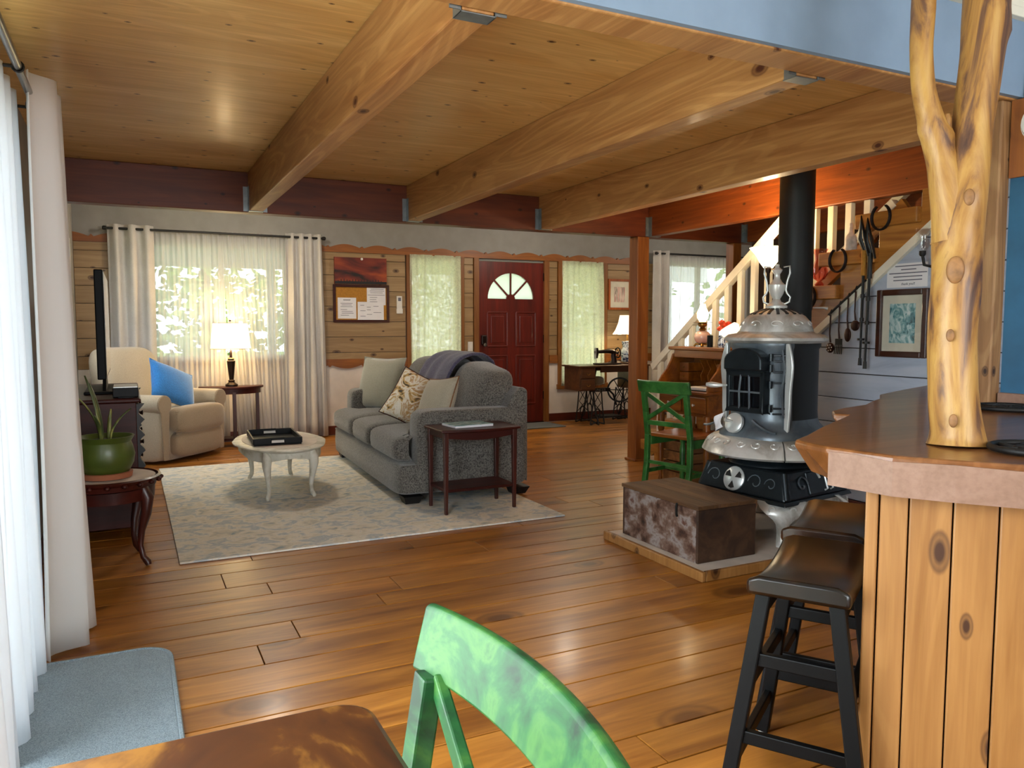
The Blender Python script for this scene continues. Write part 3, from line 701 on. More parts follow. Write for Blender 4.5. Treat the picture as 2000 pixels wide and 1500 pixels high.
# saddle stools tucked under the overhang
def make_stool(label):
    t = thing('bar_stool', label, 'stool', group='black saddle stools at the bar')
    hl, hw, H = .225, .12, .622
    def top_z(x): return .03 * (x / hl) ** 2 - .004
    def f(u, v):
        x = (u * 2 - 1) * hl; y = (v * 2 - 1) * hw
        return (x, y, H - .025 + top_z(x) - .012 * max(0, abs(v * 2 - 1) - .85) / .15)
    def fb(u, v): x, y, z = f(u, v); return (x, y, H - .06 + top_z(x) * .4)
    n, m = 20, 8; mb = MB().grid(n, m, f); k = len(mb.v); mb.grid(n, m, lambda u, v: fb(u, v))
    rim = [j * (n + 1) for j in range(m + 1)]; edge = [i for i in range(n + 1)] + [(j + 1) * (n + 1) - 1 for j in range(1, m + 1)] + [m * (n + 1) + i for i in range(n - 1, -1, -1)] + [j * (n + 1) for j in range(m - 1, 0, -1)]
    for a, b in zip(edge, edge[1:] + edge[:1]): mb.f.append((a, b, b + k, a + k))
    mb.build('seat', 'stoolseat', t, smooth=50, bevel=.01)
    P = {}
    for sx in (-1, 1):
        for sy in (-1, 1):
            a = Vector((sx * (hl - .05), sy * (hw - .035), H - .055)); b = Vector((sx * (hl - .005), sy * (hw + .045), 0.0)); P[sx, sy] = (a, b)
            d = (b - a).normalized(); MB().bar(a, a + (b - a) * ((a.z - .008) / a.z), .036, .036, (1, 0, 0)).build('leg', 'stool', t, bevel=.004)
            MB().lathe([(.012, 0), (.012, .01)], 10, (b.x, b.y, 0)).build('glide', 'plastic', t)
    at = lambda s, z: P[s][0] + (P[s][1] - P[s][0]) * ((P[s][0].z - z) / P[s][0].z)
    for sy in (-1, 1):
        for z in (.13, .33): MB().bar(at((-1, sy), z), at((1, sy), z), .02, .034).build('rung', 'stool', t, bevel=.003)
    for sx in (-1, 1):
        for z in (.2, .40): MB().bar(at((sx, -1), z), at((sx, 1), z), .02, .034).build('rung', 'stool', t, bevel=.003)
    for sy in (-1, 1): MB().bar(at((-1, sy), H - .09), at((1, sy), H - .09), .018, .05).build('apron', 'stool', t, bevel=.003)
    return t
s1 = make_stool('black saddle stool nearest the end of the bar')
s1.location = (*bp(.15, -.135), 0); s1.rotation_euler = (0, 0, math.atan2(L2.y, L2.x))
s2 = copy_tree(s1); s2.location = (*bp(.68, -.16), 0); s2['label'] = 'black saddle stool tucked further along the bar, behind the other stool'

# ---------------------------------------------------------------- hearth, chest, stove
h = thing('hearth_pad', 'low hearth board with pale top and wooden edge under the stove', 'hearth', (3.2, 3.3, 0))
B(2.455, 2.87, 0, 4.15, 3.685, .049).build('board', 'stone', h, wc=True)
for a in ((2.43, 2.845, 0, 2.455, 3.71, .05), (2.455, 2.845, 0, 4.15, 2.87, .05), (2.455, 3.685, 0, 4.15, 3.71, .05)): B(*a).build('edge_strip', 'barboard', h, wc=True, bevel=.006)
c = thing('wooden_chest', 'old weathered wooden chest in front of the stove', 'chest', (2.69, 3.29, .05), 0)
x0, x1, y0, y1 = 2.497, 2.875, 2.962, 3.612; z0, z1 = .05, .318
B(x0, y0 + .016, z0, x0 + .016, y1 - .016, z1).build('front_board', 'chest', c, wc=True, bevel=.003)
B(x1 - .016, y0 + .016, z0, x1, y1 - .016, z1).build('back_board', 'chest', c, wc=True, bevel=.003)
for a, b in ((y0, y0 + .016), (y1 - .016, y1)): B(x0, a, z0, x1, b, z1).build('end_board', 'chestend', c, wc=True, bevel=.003)
B(x0 + .01, y0 + .01, z0 + .004, x1 - .01, y1 - .01, z0 + .016).build('bottom_board', 'chestend', c, wc=True)
for a, b in ((x0 - .006, x0 + .125), (x0 + .127, x0 + .255), (x0 + .257, x1 + .004)): B(a, y0 - .006, z1 + .002, b, y1 + .006, z1 + .022).build('lid_board', 'chesttop', c, wc=True, bevel=.003)
MB().tube([(x0 - .006, 3.12, z1 + .01), (x0 - .012, 3.12, z1 - .01), (x0 - .01, 3.12, z1 - .05), (x0 - .006, 3.12, z1 - .06)], .006, 6, flat=1).build('hasp', 'iron', c, wc=True)

ST = thing('parlor_stove', 'ornate cast-iron parlor stove with nickel dome, skirt and feet', 'stove', (3.335, 3.315, .05), math.radians(9))
def sb(mb, n, m, **k): return mb.build(n, m, ST, **k)
# local frame: front = -x, heights above hearth
ZS = -.05
for sx, sy in ((-1, -1), (1, -1), (1, 1), (-1, 1)):
    mb = MB(); pr = []
    for t_ in range(9):
        u = t_ / 8; r = .34 + .13 * (1 - u) ** 0 * 0 + .05 * math.cos(u * PI) ; pr.append((r, .23 * (1 - u)))
    cx, cy = sx * .24, sy * .24; d = Vector((sx, sy, 0)).normalized(); pd = Vector((-d.y, d.x, 0))
    vs = []; W_ = [.13, .12, .09, .055, .035, .028, .026, .03, .034]; OUT = [.0, .045, .065, .06, .045, .035, .035, .045, .06]
    for i in range(9):
        z = .235 * (1 - i / 8); o = OUT[i]
        for a, b in ((-1, 0), (-.5, .012), (0, .018), (.5, .012), (1, 0)): vs.append(Vector((cx, cy, z)) + d * (o + b) + pd * a * W_[i])
        for a, b in ((1, -.02), (-1, -.02)): vs.append(Vector((cx, cy, z)) + d * (o + b) + pd * a * W_[i])
    fs = [(i * 7 + k, i * 7 + (k + 1) % 7, (i + 1) * 7 + (k + 1) % 7, (i + 1) * 7 + k) for i in range(8) for k in range(7)] + [tuple(range(7)), tuple(56 + k for k in range(7))[::-1]]
    leg = sb(mb._add(vs, fs), 'leg', 'nickel', smooth=50)
    for s in (-1, 1):
        cc = Vector((cx, cy, .2)) + d * .06 + pd * s * .055
        MB().tube([cc + (pd * math.cos(a) + Vector((0, 0, 1)) * math.sin(a)) * (.008 + .004 * a) for a in [k * .5 for k in range(12)]], .005, 6).build('scroll', 'nickel', leg, smooth=50)
for sy in (-1, 1):
    n = 14; P_ = [(-.24 + .48 * k / n, .235 - .05 - .03 * abs(math.cos(PI * k / n * 2))) for k in range(n + 1)]
    sb(MB().prism([(-.24, .24), (.24, .24)] + P_[::-1], sy * .275 - .008, sy * .275 + .008), 'apron', 'nickel', bevel=.003)
# ash base: flared box
def frus(a, b, z0, z1, e=0):
    return MB()._add([(-a[0], -a[1], z0), (a[0], -a[1], z0), (a[0], a[1], z0), (-a[0], a[1], z0), (-b[0], -b[1], z1), (b[0], -b[1], z1), (b[0], b[1], z1), (-b[0], b[1], z1)],
                     [(0, 3, 2, 1), (4, 5, 6, 7), (0, 1, 5, 4), (1, 2, 6, 5), (2, 3, 7, 6), (3, 0, 4, 7)])
sb(frus((.315, .315), (.305, .305), .222, .245), 'base_plate', 'stoved', bevel=.006)
sb(frus((.3, .3), (.25, .25), .245, .395), 'ash_base', 'stoved', bevel=.012)
for sy in (-1, 1):
    sb(MB().tube([(-.28 + .01, sy * .29, .25), (-.24, sy * .25, .385)], .022, 8), 'corner_post', 'stoved', smooth=50)
rot = Matrix.Rotation(-PI / 2 + .0, 4, 'Y')
f0 = Matrix.Translation((-.272, .05, .318)) @ Matrix.Rotation(-PI / 2 + .32, 4, 'Y')
v = sb(MB().lathe([(.07, -.01), (.07, .01), (.062, .016), (0, .018)], 28).xf(f0), 'draft_vent', 'nickelb', smooth=40)
for k in range(3):
    a = PI / 2 + k * 2 * PI / 3; MB().prism([(.014 * math.cos(a), .014 * math.sin(a)), (.055 * math.cos(a - .38), .055 * math.sin(a - .38)), (.058 * math.cos(a), .058 * math.sin(a)), (.055 * math.cos(a + .38), .055 * math.sin(a + .38))], .017, .0195, 'z').xf(Matrix.Translation((-.272, .05, .318)) @ Matrix.Rotation(-PI / 2 + .32, 4, 'Y') @ Matrix.Rotation(PI / 2, 4, 'Z')).build('slot', 'black', v)
f1 = Matrix.Translation((0.05, -.277, .318)) @ Matrix.Rotation(-.32, 4, 'X')
dr = sb(MB().box(-.12, -.008, -.062, .14, .008, .062).xf(f1), 'ash_door', 'stoved', bevel=.006)
MB().tube([(.01, -.012, -.05), (.01, -.03, -.045), (.01, -.03, .03), (.06, -.03, .03), (.06, -.03, -.045), (.06, -.012, -.05)], .006, 6).xf(f1).build('latch', 'nickelb', dr, smooth=50)
MB().tube([(-.03, -.012, .06), (-.015, -.014, .02)], .007, 6).xf(f1).build('hinge_pin', 'nickelb', dr)
for cx, w in ((-.17, .05), (.2, .05)):
    MB().tube([(cx + w * math.cos(a) * (1 - a / 8), -.006, w * math.sin(a) * (1 - a / 8)) for a in [k * .45 for k in range(14)]], .005, 6).xf(f1).build('scroll', 'stove', dr, smooth=50)
for cy, w in ((-.09, .05), (.19, .05), (-.19, .04)):
    MB().tube([(0.0, cy + w * math.cos(a) * (1 - a / 8), w * math.sin(a) * (1 - a / 8)) for a in [k * .45 for k in range(14)]], .005, 6).xf(Matrix.Translation((-.272, 0, .318)) @ Matrix.Rotation(.32, 4, 'Y')).build('scroll', 'stove', ST, smooth=50)
# fluted fire pot
n = 72; prof = [(.245, .395), (.24, .41), (.225, .42), (.215, .46), (.225, .50), (.24, .505)]
mb = MB().lathe(prof, n)
for i, p in enumerate(mb.v):
    if .415 < p[2] < .48: k = 1 + .035 * math.cos(24 * math.atan2(p[1], p[0])); mb.v[i] = (p[0] * k, p[1] * k, p[2])
sb(mb, 'fluted_pot', 'stoved', smooth=50)
# nickel skirt in four pieces
for q in range(4):
    a0 = q * PI / 2 + .01 + PI / 4; a1 = (q + 1) * PI / 2 - .01 + PI / 4; prf = [(.30, .478), (.382, .455), (.400, .468), (.380, .512), (.335, .548), (.27, .564), (.27, .55), (.32, .53)]
    mb = MB(); nn = 18; vs = [(r * math.cos(a0 + (a1 - a0) * k / nn), r * math.sin(a0 + (a1 - a0) * k / nn), z) for k in range(nn + 1) for r, z in prf]; m = len(prf)
    fs = [(k * m + i, k * m + (i + 1) % m, (k + 1) * m + (i + 1) % m, (k + 1) * m + i) for k in range(nn) for i in range(m)] + [tuple(range(m)), tuple(nn * m + i for i in range(m))[::-1]]
    s_ = sb(mb._add(vs, fs), 'skirt_ring', 'nickel', smooth=45)
    for j in range(6):
        am = a0 + (a1 - a0) * (j + .5) / 6; sg = 1 if j % 2 else -1
        pts = [];
        for k in range(12):
            a = k * .5; r = .351 + .022 * math.sin(a) * (1 - k / 16); th = am + sg * .075 * math.cos(a) * (1 - k / 16); pts.append((r * math.cos(th), r * math.sin(th), .556 - (r - .325) * .8))
        MB().tube(pts, .005, 6).build('scroll', 'nickel', s_, smooth=50)
# body: rounded front, flat sides
def body_ring(r, z, n=48):
    out = []
    for k in range(n):
        a = 2 * PI * k / n; c, s = math.cos(a), math.sin(a)
        out.append((math.copysign(abs(c) ** .72, c) * r, math.copysign(abs(s) ** .72, s) * r * .94, z))
    return out
lev = [(.285, .555), (.285, .575), (.262, .605), (.238, .63), (.228, .66), (.225, .70), (.225, 1.05), (.235, 1.065), (.235, 1.085)]
mb = MB(); vs = []; [vs.extend(body_ring(r, z)) for r, z in lev]
n = 48; fs = [(i * n + k, i * n + (k + 1) % n, (i + 1) * n + (k + 1) % n, (i + 1) * n + k) for i in range(len(lev) - 1) for k in range(n)] + [tuple(range(n))[::-1], tuple((len(lev) - 1) * n + k for k in range(n))]
front = [f for f in fs if sum(vs[i][0] for i in f) / len(f) < -.12 or min(vs[i][2] for i in f) < .64]
sb(MB()._add(vs, front), 'body', 'stove', smooth=40)
sb(MB()._add(vs, [f for f in fs if f not in front]), 'rear_drum', 'pipe', smooth=40)
# loading door with mica windows, arched hood
dm = Matrix.Translation((-.222, .0, 0))
dr = sb(MB().box(-.05, -.125, .70, .01, .125, .73).box(-.05, -.125, .90, .01, .125, .93).box(-.05, -.125, .70, .01, -.1, .93).box(-.05, .1, .70, .01, .125, .93).xf(dm), 'loading_door', 'stoved', bevel=.006)
for yb in (-.034, .034): MB().tube([(-.045, yb, .72), (-.05, yb, .82), (-.045, yb * .8, .91)], .006, 6).xf(dm).build('mullion', 'stove', dr, smooth=50)
MB().box(-.049, -.11, .81, -.041, .11, .82).xf(dm).build('mullion', 'stove', dr)
for i, yb in enumerate((-.068, 0, .068)):
    for z in (.73, .82): B(-.03, yb - .034, z, -.026, yb + .034, z + .085).xf(dm).build('mica_pane', 'tvs', dr)
arch = [(-.128, .935), (.128, .935)] + [(.128 * math.cos(a), .985 + .075 * math.sin(a)) for a in [PI * k / 16 for k in range(17)]]
hd = sb(MB().prism(arch, -.075, .01, 'x').xf(dm), 'door_hood', 'stoved', bevel=.01)
for z in (.73, .86, .95, 1.01): sb(MB().lathe([(.012, -.02), (.012, .02)], 10, (-.23, -.14, z)), 'hinge', 'stoved', smooth=40)
for z in (.70, .73, .87, .93, .99, 1.02): sb(MB().bar((-.222, -.15, z), (-.16, -.208, z), .012, .01), 'hinge_strap', 'stoved', bevel=.003)
k_ = sb(MB().tube([(-.262, .12, .845), (-.30, .135, .845)], .007, 8), 'door_handle_stem', 'nickelb', smooth=40)
sb(MB().tube([(-.295, .13, .845), (-.31, .155, .845), (-.325, .19, .846), (-.335, .215, .847)], [.008, .014, .018, .01], 10), 'door_handle', 'nickelb', smooth=50)
# lower draft wheel and swagged foot of the body
dw = sb(MB().lathe([(.058, -.01), (.058, .008), (.05, .014), (0, .016)], 24).xf(Matrix.Translation((-.275, .06, .635)) @ Matrix.Rotation(-PI / 2 + .35, 4, 'Y')), 'draft_wheel', 'nickelb', smooth=40)
MB().tube([(-.285, .065, .645), (-.325, .085, .655)], [.006, .011], 8).build('knob', 'nickelb', dw, smooth=50)
for sg, cy in ((1, -.05), (-1, .16)):
    sb(MB().tube([(-.262 + .02 * (k / 12), cy - sg * (.012 * k), .60 + .06 * (1 - k / 12) ** 2) for k in range(13)], .007, 6), 'swag', 'stove', smooth=50)
# nickel wings on the front corners
for sy in (-1, 1):
    n = 22; w = lambda u: .018 + .03 * math.sin(PI * min(1, max(0, (u - .15) / .85))) ** 1.3 + .010 * math.sin(u * 3 * PI)
    vs = []
    for k in range(n + 1):
        u = k / n; z = .575 + .51 * u; ww = w(u); c_ = Vector((-.165, sy * .195, z)); out_ = Vector((-.15, sy * 1., 0)).normalized()
        for d_, tt in ((0, -.014), (ww, -.008), (ww, .008), (0, .014)): vs.append(c_ + out_ * d_ + Vector((-1, 0, 0)) * tt * -1)
    fs = [(k * 4 + i, k * 4 + (i + 1) % 4, (k + 1) * 4 + (i + 1) % 4, (k + 1) * 4 + i) for k in range(n) for i in range(4)] + [(0, 1, 2, 3), tuple(n * 4 + i for i in range(4))[::-1]]
    sb(MB()._add(vs, fs), 'side_wing', 'nickelb', smooth=50, bevel=.004)
sb(MB().tube([(-.2, -.19, 1.05), (-.19, -.2, .95), (-.2, -.19, .8), (-.19, -.2, .68)], .006, 6), 'panel_bead', 'stove', smooth=50)
# dome
sb(MB().lathe([(.22, 1.083), (.255, 1.085), (.282, 1.10), (.285, 1.115), (.262, 1.132), (.215, 1.14), (.2, 1.155), (0, 1.155)], 48), 'dome_rim', 'nickel', smooth=45)
prof = [(.205, 1.15), (.2, 1.17), (.185, 1.205), (.16, 1.235), (.125, 1.258), (.085, 1.272), (.05, 1.278), (.05, 1.285), (0, 1.285)]
dome = sb(MB().lathe(prof, 48), 'dome', 'nickel', smooth=50)
for k in range(18):
    a = 2 * PI * k / 18; P0 = Vector((.145 * math.cos(a), .145 * math.sin(a), 1.249)); P1 = Vector((.07 * math.cos(a), .07 * math.sin(a), 1.278))
    MB().bar(P0, P1, .016, .006).build('slot', 'black', dome)
for k in range(10):
    am = 2 * PI * k / 10; pts = []
    for j in range(14):
        a = j * .45; ph = am + .2 * math.cos(a) * (1 - j / 18); zz_ = 1.193 + .02 * math.sin(a) * (1 - j / 18); r = .19 - (zz_ - 1.193) * .7 + .003; pts.append((r * math.cos(ph), r * math.sin(ph), zz_))
    MB().tube(pts, .0035, 5).build('scroll', 'nickel', dome, smooth=50)
# urn finial with two handles
ur = sb(MB().lathe([(.06, 1.283), (.062, 1.295), (.045, 1.305), (.028, 1.315), (.02, 1.335), (.035, 1.36), (.046, 1.39), (.047, 1.415), (.03, 1.43), (.018, 1.45), (.016, 1.475), (.026, 1.49), (.03, 1.50), (.012, 1.515), (.012, 1.53), (0, 1.532)], 24), 'urn_finial', 'nickel', smooth=50)
for s in (-1, 1):
    d_ = Vector((.5, -.86, 0)) * s
    MB().tube([Vector((0, 0, z)) + d_ * r for r, z in ((.025, 1.315), (.045, 1.305), (.07, 1.318), (.075, 1.345), (.058, 1.365), (.05, 1.385), (.055, 1.43), (.07, 1.48), (.068, 1.52), (.035, 1.515))], [.004, .006, .006, .005, .006, .006, .006, .006, .005, .004], 8).build('urn_handle', 'nickelb', ur, smooth=50)
sp = thing('stovepipe', 'black stovepipe rising behind the parlor stove to the ceiling', 'stovepipe', (3.775, 3.6, .6))
MB().lathe([(.103, .6), (.103, 1.33)], 28, (3.775, 3.6, 0)).build('lower_pipe', 'pipe', sp, wc=True, smooth=40)
MB().lathe([(.106, 1.33), (.106, ZC - .002)], 28, (3.775, 3.6, 0)).build('upper_pipe', 'pipe', sp, wc=True, smooth=40)
MB().tube([(3.56, 3.47, .72), (3.68, 3.55, .72), (3.75, 3.59, .66)], .08, 16).build('elbow', 'pipe', sp, wc=True, smooth=50)
MB().tube([(3.86, 3.53, 1.345), (3.91, 3.49, 1.345), (3.93, 3.48, 1.34)], [.004, .006, .012], 8).build('damper_handle', 'nickelb', sp, wc=True, smooth=50)
o = MB().grid(6, 6, lambda u, v: (3.035 - .01 * math.sin(v * 5 + u * 3) - .012 * u, 3.40 + .05 * u + .015 * math.sin(v * 3), .655 + .085 * v - .03 * u)).build('paper_tag', 'paper', label='crumpled white paper tag hanging at the stove front', cat='tag', thick=.002, smooth=60)
# ---------------------------------------------------------------- rugs and mats
mb = MB(); 
mb.box(.2, 4.265, .001, 2.5, 7.22, .012); o = mb.build('area_rug', 'rug', label='large faded blue-grey patterned rug under the sofa', cat='rug', bevel=.004)
def rrect(x0, y0, x1, y1, r, n=8):
    out = []
    for cx, cy, a in ((x1 - r, y1 - r, 0), (x0 + r, y1 - r, 1), (x0 + r, y0 + r, 2), (x1 - r, y0 + r, 3)):
        out += [(cx + r * math.cos(PI / 2 * (a + k / n)), cy + r * math.sin(PI / 2 * (a + k / n))) for k in range(n + 1)]
    return out
o = thing('floor_mat', 'blue-grey rounded floor mat by the glazed doors', 'mat', (-.13, 2.6, .001))
MB().prism(rrect(-.40, 2.02, .10, 3.165, .11), .001, .013, 'z').build('pile', 'mat', o, wc=True, bevel=.005)
MB().tube([(x, y, .009) for x, y in rrect(-.405, 2.015, .105, 3.17, .115)], .008, 6, True).build('bound_edge', 'mat', o, wc=True, smooth=50)
MB().prism(rrect(3.9, 8.12, 4.78, 8.62, .03), .001, .01, 'z').build('doormat', 'darkmat', label='dark grey doormat at the red front door', cat='mat', bevel=.004)

# ---------------------------------------------------------------- sofa group
sf = thing('sofa', 'grey chenille sofa with loose cushions facing the coffee table', 'sofa', (1.60, 4.965, .012), math.radians(-2.2))
def sfb(mb, n, m='sofa', **k): return mb.build(n, m, sf, **k)
SL = 2.26
sfb(MB().sell((.48, SL / 2, .165), (.475, SL / 2 - .01, .115), (16, 10), 40, 12), 'base_rail', smooth=50)
sfb(MB().box(.03, .02, .25, .9, SL - .02, .27), 'deck', bevel=.008)
for ys in (0, SL - .22):
    sfb(MB().sell((.56, ys + .11, .355), (.415, .11, .285), (12, 10), 36, 16), 'arm', smooth=50)
    sfb(MB().prism([(.76, .50), (.98, .08), (.98, .76), (.93, .785), (.86, .72)], ys + .01, ys + .21), 'back_side', bevel=.02)
sfb(MB().prism([(.74, .3), (.98, .08), (.98, .74), (.90, .76)], .2, SL - .2), 'back_frame', bevel=.02)
cw = (SL - .44) / 3
for i in range(3):
    yc = .22 + cw * (i + .5)
    def tc(p, i=i):
        # T-shaped front: outer cushions widen in front of the arm
        if p.x < -.28:
            if i == 0 and p.y < 0: p.y -= .17
            if i == 2 and p.y > 0: p.y += .17
        p.z += .012 * (1 - (p.x / .42) ** 2); return p
    sfb(MB().sell((.41, yc, .365), (.415, cw / 2 - .004, .10), (9, 4.5), 44, 14, tc), 'seat_cushion', smooth=60)
    hgt = (.27, .28, .27)[i]
    def bc(p, i=i):
        p.x += p.z * .33 - .03 * (1 - (p.y / .3) ** 2); p.z += .018 * math.sin(p.y * 9 + i); return p
    sfb(MB().sell((.77, yc + (-.05, 0, .03)[i], .66), (.155, cw / 2 + .035, hgt), (4, 3.6), 34, 18, bc), 'back_cushion', smooth=60)
for xx, yy in ((.05, .02), (.05, SL - .17), (.86, .02), (.86, SL - .17)):
    sfb(MB()._add([(xx, yy, .05), (xx + .14, yy, .05), (xx + .14, yy + .14, .05), (xx, yy + .14, .05), (xx + .015, yy + .015, 0), (xx + .11, yy + .015, 0), (xx + .11, yy + .11, 0), (xx + .015, yy + .11, 0)], [(0, 1, 2, 3), (7, 6, 5, 4), (0, 4, 5, 1), (1, 5, 6, 2), (2, 6, 7, 3), (3, 7, 4, 0)]), 'foot', 'black')
# throw over the back cushions
TH = [(.535, .60), (.555, .72), (.592, .82), (.645, .905), (.72, .962), (.82, .988), (.92, .98), (1.0, .92), (1.035, .82), (1.04, .72)]
def thr(u, v):
    s_ = v * (len(TH) - 1.001); i = int(s_); k = s_ - i; x, z = [TH[i][j] * (1 - k) + TH[i + 1][j] * k for j in (0, 1)]
    return (x - .01 + .008 * math.sin(u * 16 + v * 4), .70 + .60 * u - .10 * (1 - v) * (1 - u), z + .012 + .006 * math.sin(u * 22))
o = MB().grid(28, 26, thr).xf(WM(sf)).build('throw_blanket', 'throw', label='slate purple waffle-knit throw draped over the sofa back', cat='blanket', thick=.018, smooth=60)
def pillow(name, label, mat, loc, w, h, t, rot, group='throw pillows on the sofa', seam=None, pm=None):
    def pf(sgn):
        def f(u, v):
            a, b = u * 2 - 1, v * 2 - 1
            e = (max(0, 1 - a * a) * max(0, 1 - b * b)) ** .42
            pin = 1 - .07 * (a * a + b * b - 2 * a * a * b * b)
            return (a * w / 2 * pin, sgn * t / 2 * e, b * h / 2 * pin)
        return f
    T = Matrix.Translation(loc) @ rot
    o = thing(name, label, 'pillow', loc, group=group)
    c = MB().grid(18, 18, pf(1)).grid(18, 18, pf(-1)).xf(T).build('cover', mat, o, wc=True, smooth=70)
    edge = [Vector(pf(1)(u, v)) for u, v in [(k / 12, 0) for k in range(12)] + [(1, k / 12) for k in range(12)] + [(1 - k / 12, 1) for k in range(12)] + [(0, 1 - k / 12) for k in range(12)]]
    MB().tube([T @ p for p in edge], .005, 6, True).build('piping', pm or mat, o, wc=True, smooth=60)
    return o
def R(x=0, y=0, z=0): return Matrix.Rotation(math.radians(z), 4, 'Z') @ Matrix.Rotation(math.radians(y), 4, 'Y') @ Matrix.Rotation(math.radians(x), 4, 'X')
pillow('throw_pillow', 'large plain sage pillow leaning at the far end of the sofa', 'sage', (2.08, 6.93, .70), .50, .50, .17, R(-16, 0, -58))
pillow('throw_pillow', 'floral print pillow on its corner in the middle of the sofa', 'floral', (2.0, 5.76, .655), .40, .42, .16, R(-26, 24, -40), pm='redwood')
pillow('throw_pillow', 'small oatmeal pillow with brown piping seen edge-on behind the near arm', 'oat', (2.02, 5.32, .655), .40, .42, .17, R(-22, -6, -78), pm='box')

et = thing('end_table', 'dark mahogany end table with lower shelf beside the sofa arm', 'side table', (2.04, 4.75, .012))
x0, x1, y0, y1 = 1.79, 2.315, 4.585, 4.90; ZT = .565
mb = MB(); n = 10
tp_ = [(x0 - .02, y1 + .01), (x0 - .02, y0)] + [(x0 - .02 + (x1 - x0 + .04) * k / n, y0 - .012 - .035 * math.sin(PI * k / n)) for k in range(n + 1)] + [(x1 + .02, y1 + .01)]
MB().prism(tp_, ZT - .018, ZT, 'z').build('top', 'redwood', et, wc=True, bevel=.005)
mb = MB(); ap = [(x0 + .02, ZT - .02), (x1 - .02, ZT - .02)] + [(x1 - .02 - (x1 - x0 - .04) * k / 12, ZT - .055 - .022 * math.sin(PI * k / 12)) for k in range(13)]
MB().prism(ap, y0 + .004, y0 + .022).build('apron', 'redwood', et, wc=True, bevel=.002)
MB().prism([(x, z) for x, z in ap], y1 - .022, y1 - .004).build('apron', 'redwood', et, wc=True, bevel=.002)
for xx in (x0 + .004, x1 - .022): B(xx, y0 + .02, ZT - .06, xx + .018, y1 - .02, ZT - .02).build('apron', 'redwood', et, wc=True, bevel=.002)
for xx in (x0, x1 - .034):
    for yy in (y0, y1 - .034):
        MB()._add([(xx + a, yy + b, z) for z, i in ((.012, .006), (ZT - .018, 0)) for a, b in ((i, i), (.034 - i, i), (.034 - i, .034 - i), (i, .034 - i))], [(3, 2, 1, 0), (4, 5, 6, 7), (0, 1, 5, 4), (1, 2, 6, 5), (2, 3, 7, 6), (3, 0, 4, 7)]).build('leg', 'redwoodz', et, wc=True, bevel=.004)
B(x0 + .01, y0 + .012, .155, x1 - .01, y1 - .012, .175).build('shelf', 'redwood', et, wc=True, bevel=.004)
mg = thing('magazine', 'glossy magazine lying on the mahogany end table', 'magazine', (2.03, 4.74, ZT + .001), math.radians(4))
B(-.15, -.1, 0, .13, .11, .014).build('pages', 'paper', mg, bevel=.002); B(-.151, -.101, .014, .131, .111, .016).build('cover', 'print', mg)

# coffee table
CZ = .375
ct = thing('coffee_table', 'low oval white-painted coffee table with curved legs', 'coffee table', (1.0, 5.98, .012))
def oval(a, b, wob=0, n=64): return [((a + wob * math.cos(8 * t)) * math.cos(t), (b + wob * math.cos(8 * t)) * math.sin(t)) for t in [2 * PI * k / n for k in range(n)]]
OA, OB = .325, .55; z0 = CZ - .012
def loft(rings):
    n = len(rings[0][0]); vs = [(x, y, z) for r, z in rings for x, y in r]
    fs = [(i * n + k, i * n + (k + 1) % n, (i + 1) * n + (k + 1) % n, (i + 1) * n + k) for i in range(len(rings) - 1) for k in range(n)] + [tuple(range(n))[::-1], tuple((len(rings) - 1) * n + k for k in range(n))]
    return MB()._add(vs, fs)
loft([(oval(OA - .03, OB - .03), z0 - .03), (oval(OA, OB, .006), z0 - .018), (oval(OA + .005, OB + .005, .006), z0 - .008), (oval(OA - .012, OB - .012, .004), z0)]).build('top', 'coffee', ct, smooth=40)
loft([(oval(OA - .06, OB - .06), z0), (oval(OA - .06, OB - .06), z0 + .003)]).build('glass_panel', 'stone', ct)
n = 64; ou = oval(OA - .035, OB - .035); iu = oval(OA - .055, OB - .055)
vs = [];
for k in range(n):
    t = 2 * PI * k / n; zb = z0 - .085 - .016 * math.cos(4 * t + PI)
    vs += [(*ou[k], z0 - .028), (*ou[k], zb), (*iu[k], zb), (*iu[k], z0 - .028)]
MB()._add(vs, [(k * 4 + i, k * 4 + (i + 1) % 4, ((k + 1) % n) * 4 + (i + 1) % 4, ((k + 1) % n) * 4 + i) for k in range(n) for i in range(4)]).build('apron', 'coffee', ct, smooth=40)
for a in (57, 123, 237, 303):
    t = math.radians(a); d_ = Vector((math.cos(t) * .8, math.sin(t), 0)).normalized(); c_ = Vector(((OA - .05) * math.cos(t), (OB - .05) * math.sin(t), 0))
    pts = [(0, z0 - .03), (.022, z0 - .075), (.03, z0 - .115), (.018, z0 - .17), (.002, z0 - .23), (-.006, z0 - .285), (.0, .04), (.016, .022), (.028, .014)]
    MB().tube([c_ + d_ * o_ + Vector((0, 0, z)) for o_, z in pts], [.034, .036, .033, .025, .019, .016, .015, .017, .013], 10).build('leg', 'coffee', ct, smooth=60)
    MB().lathe([(.012, 0), (.016, .01), (.012, .022)], 10, c_ + d_ * .026).build('toe', 'coffee', ct, smooth=50)
tr_ = thing('serving_tray', 'square black serving tray with cut-out handles on the coffee table', 'tray', (.955, 5.95, CZ + .004), math.radians(-3))
w, l, hh = .165, .27, .05
B(-w, -l, 0, w, l, .008).build('base', 'tv', tr_)
for s in (-1, 1):
    B(s * w - .006, -l, .008, s * w + .006, l, hh).build('side', 'stool', tr_, bevel=.002)
    sd = B(-w, s * l - .006, .008, -.045, s * l + .006, hh).box(.045, s * l - .006, .008, w, s * l + .006, hh).box(-.045, s * l - .006, .008, .045, s * l + .006, .016).box(-.045, s * l - .006, .036, .045, s * l + .006, hh).build('end', 'stool', tr_, bevel=.002)
    B(-.043, s * l - .003, .017, .043, s * l + .003, .035).build('handle', 'plastic', sd)

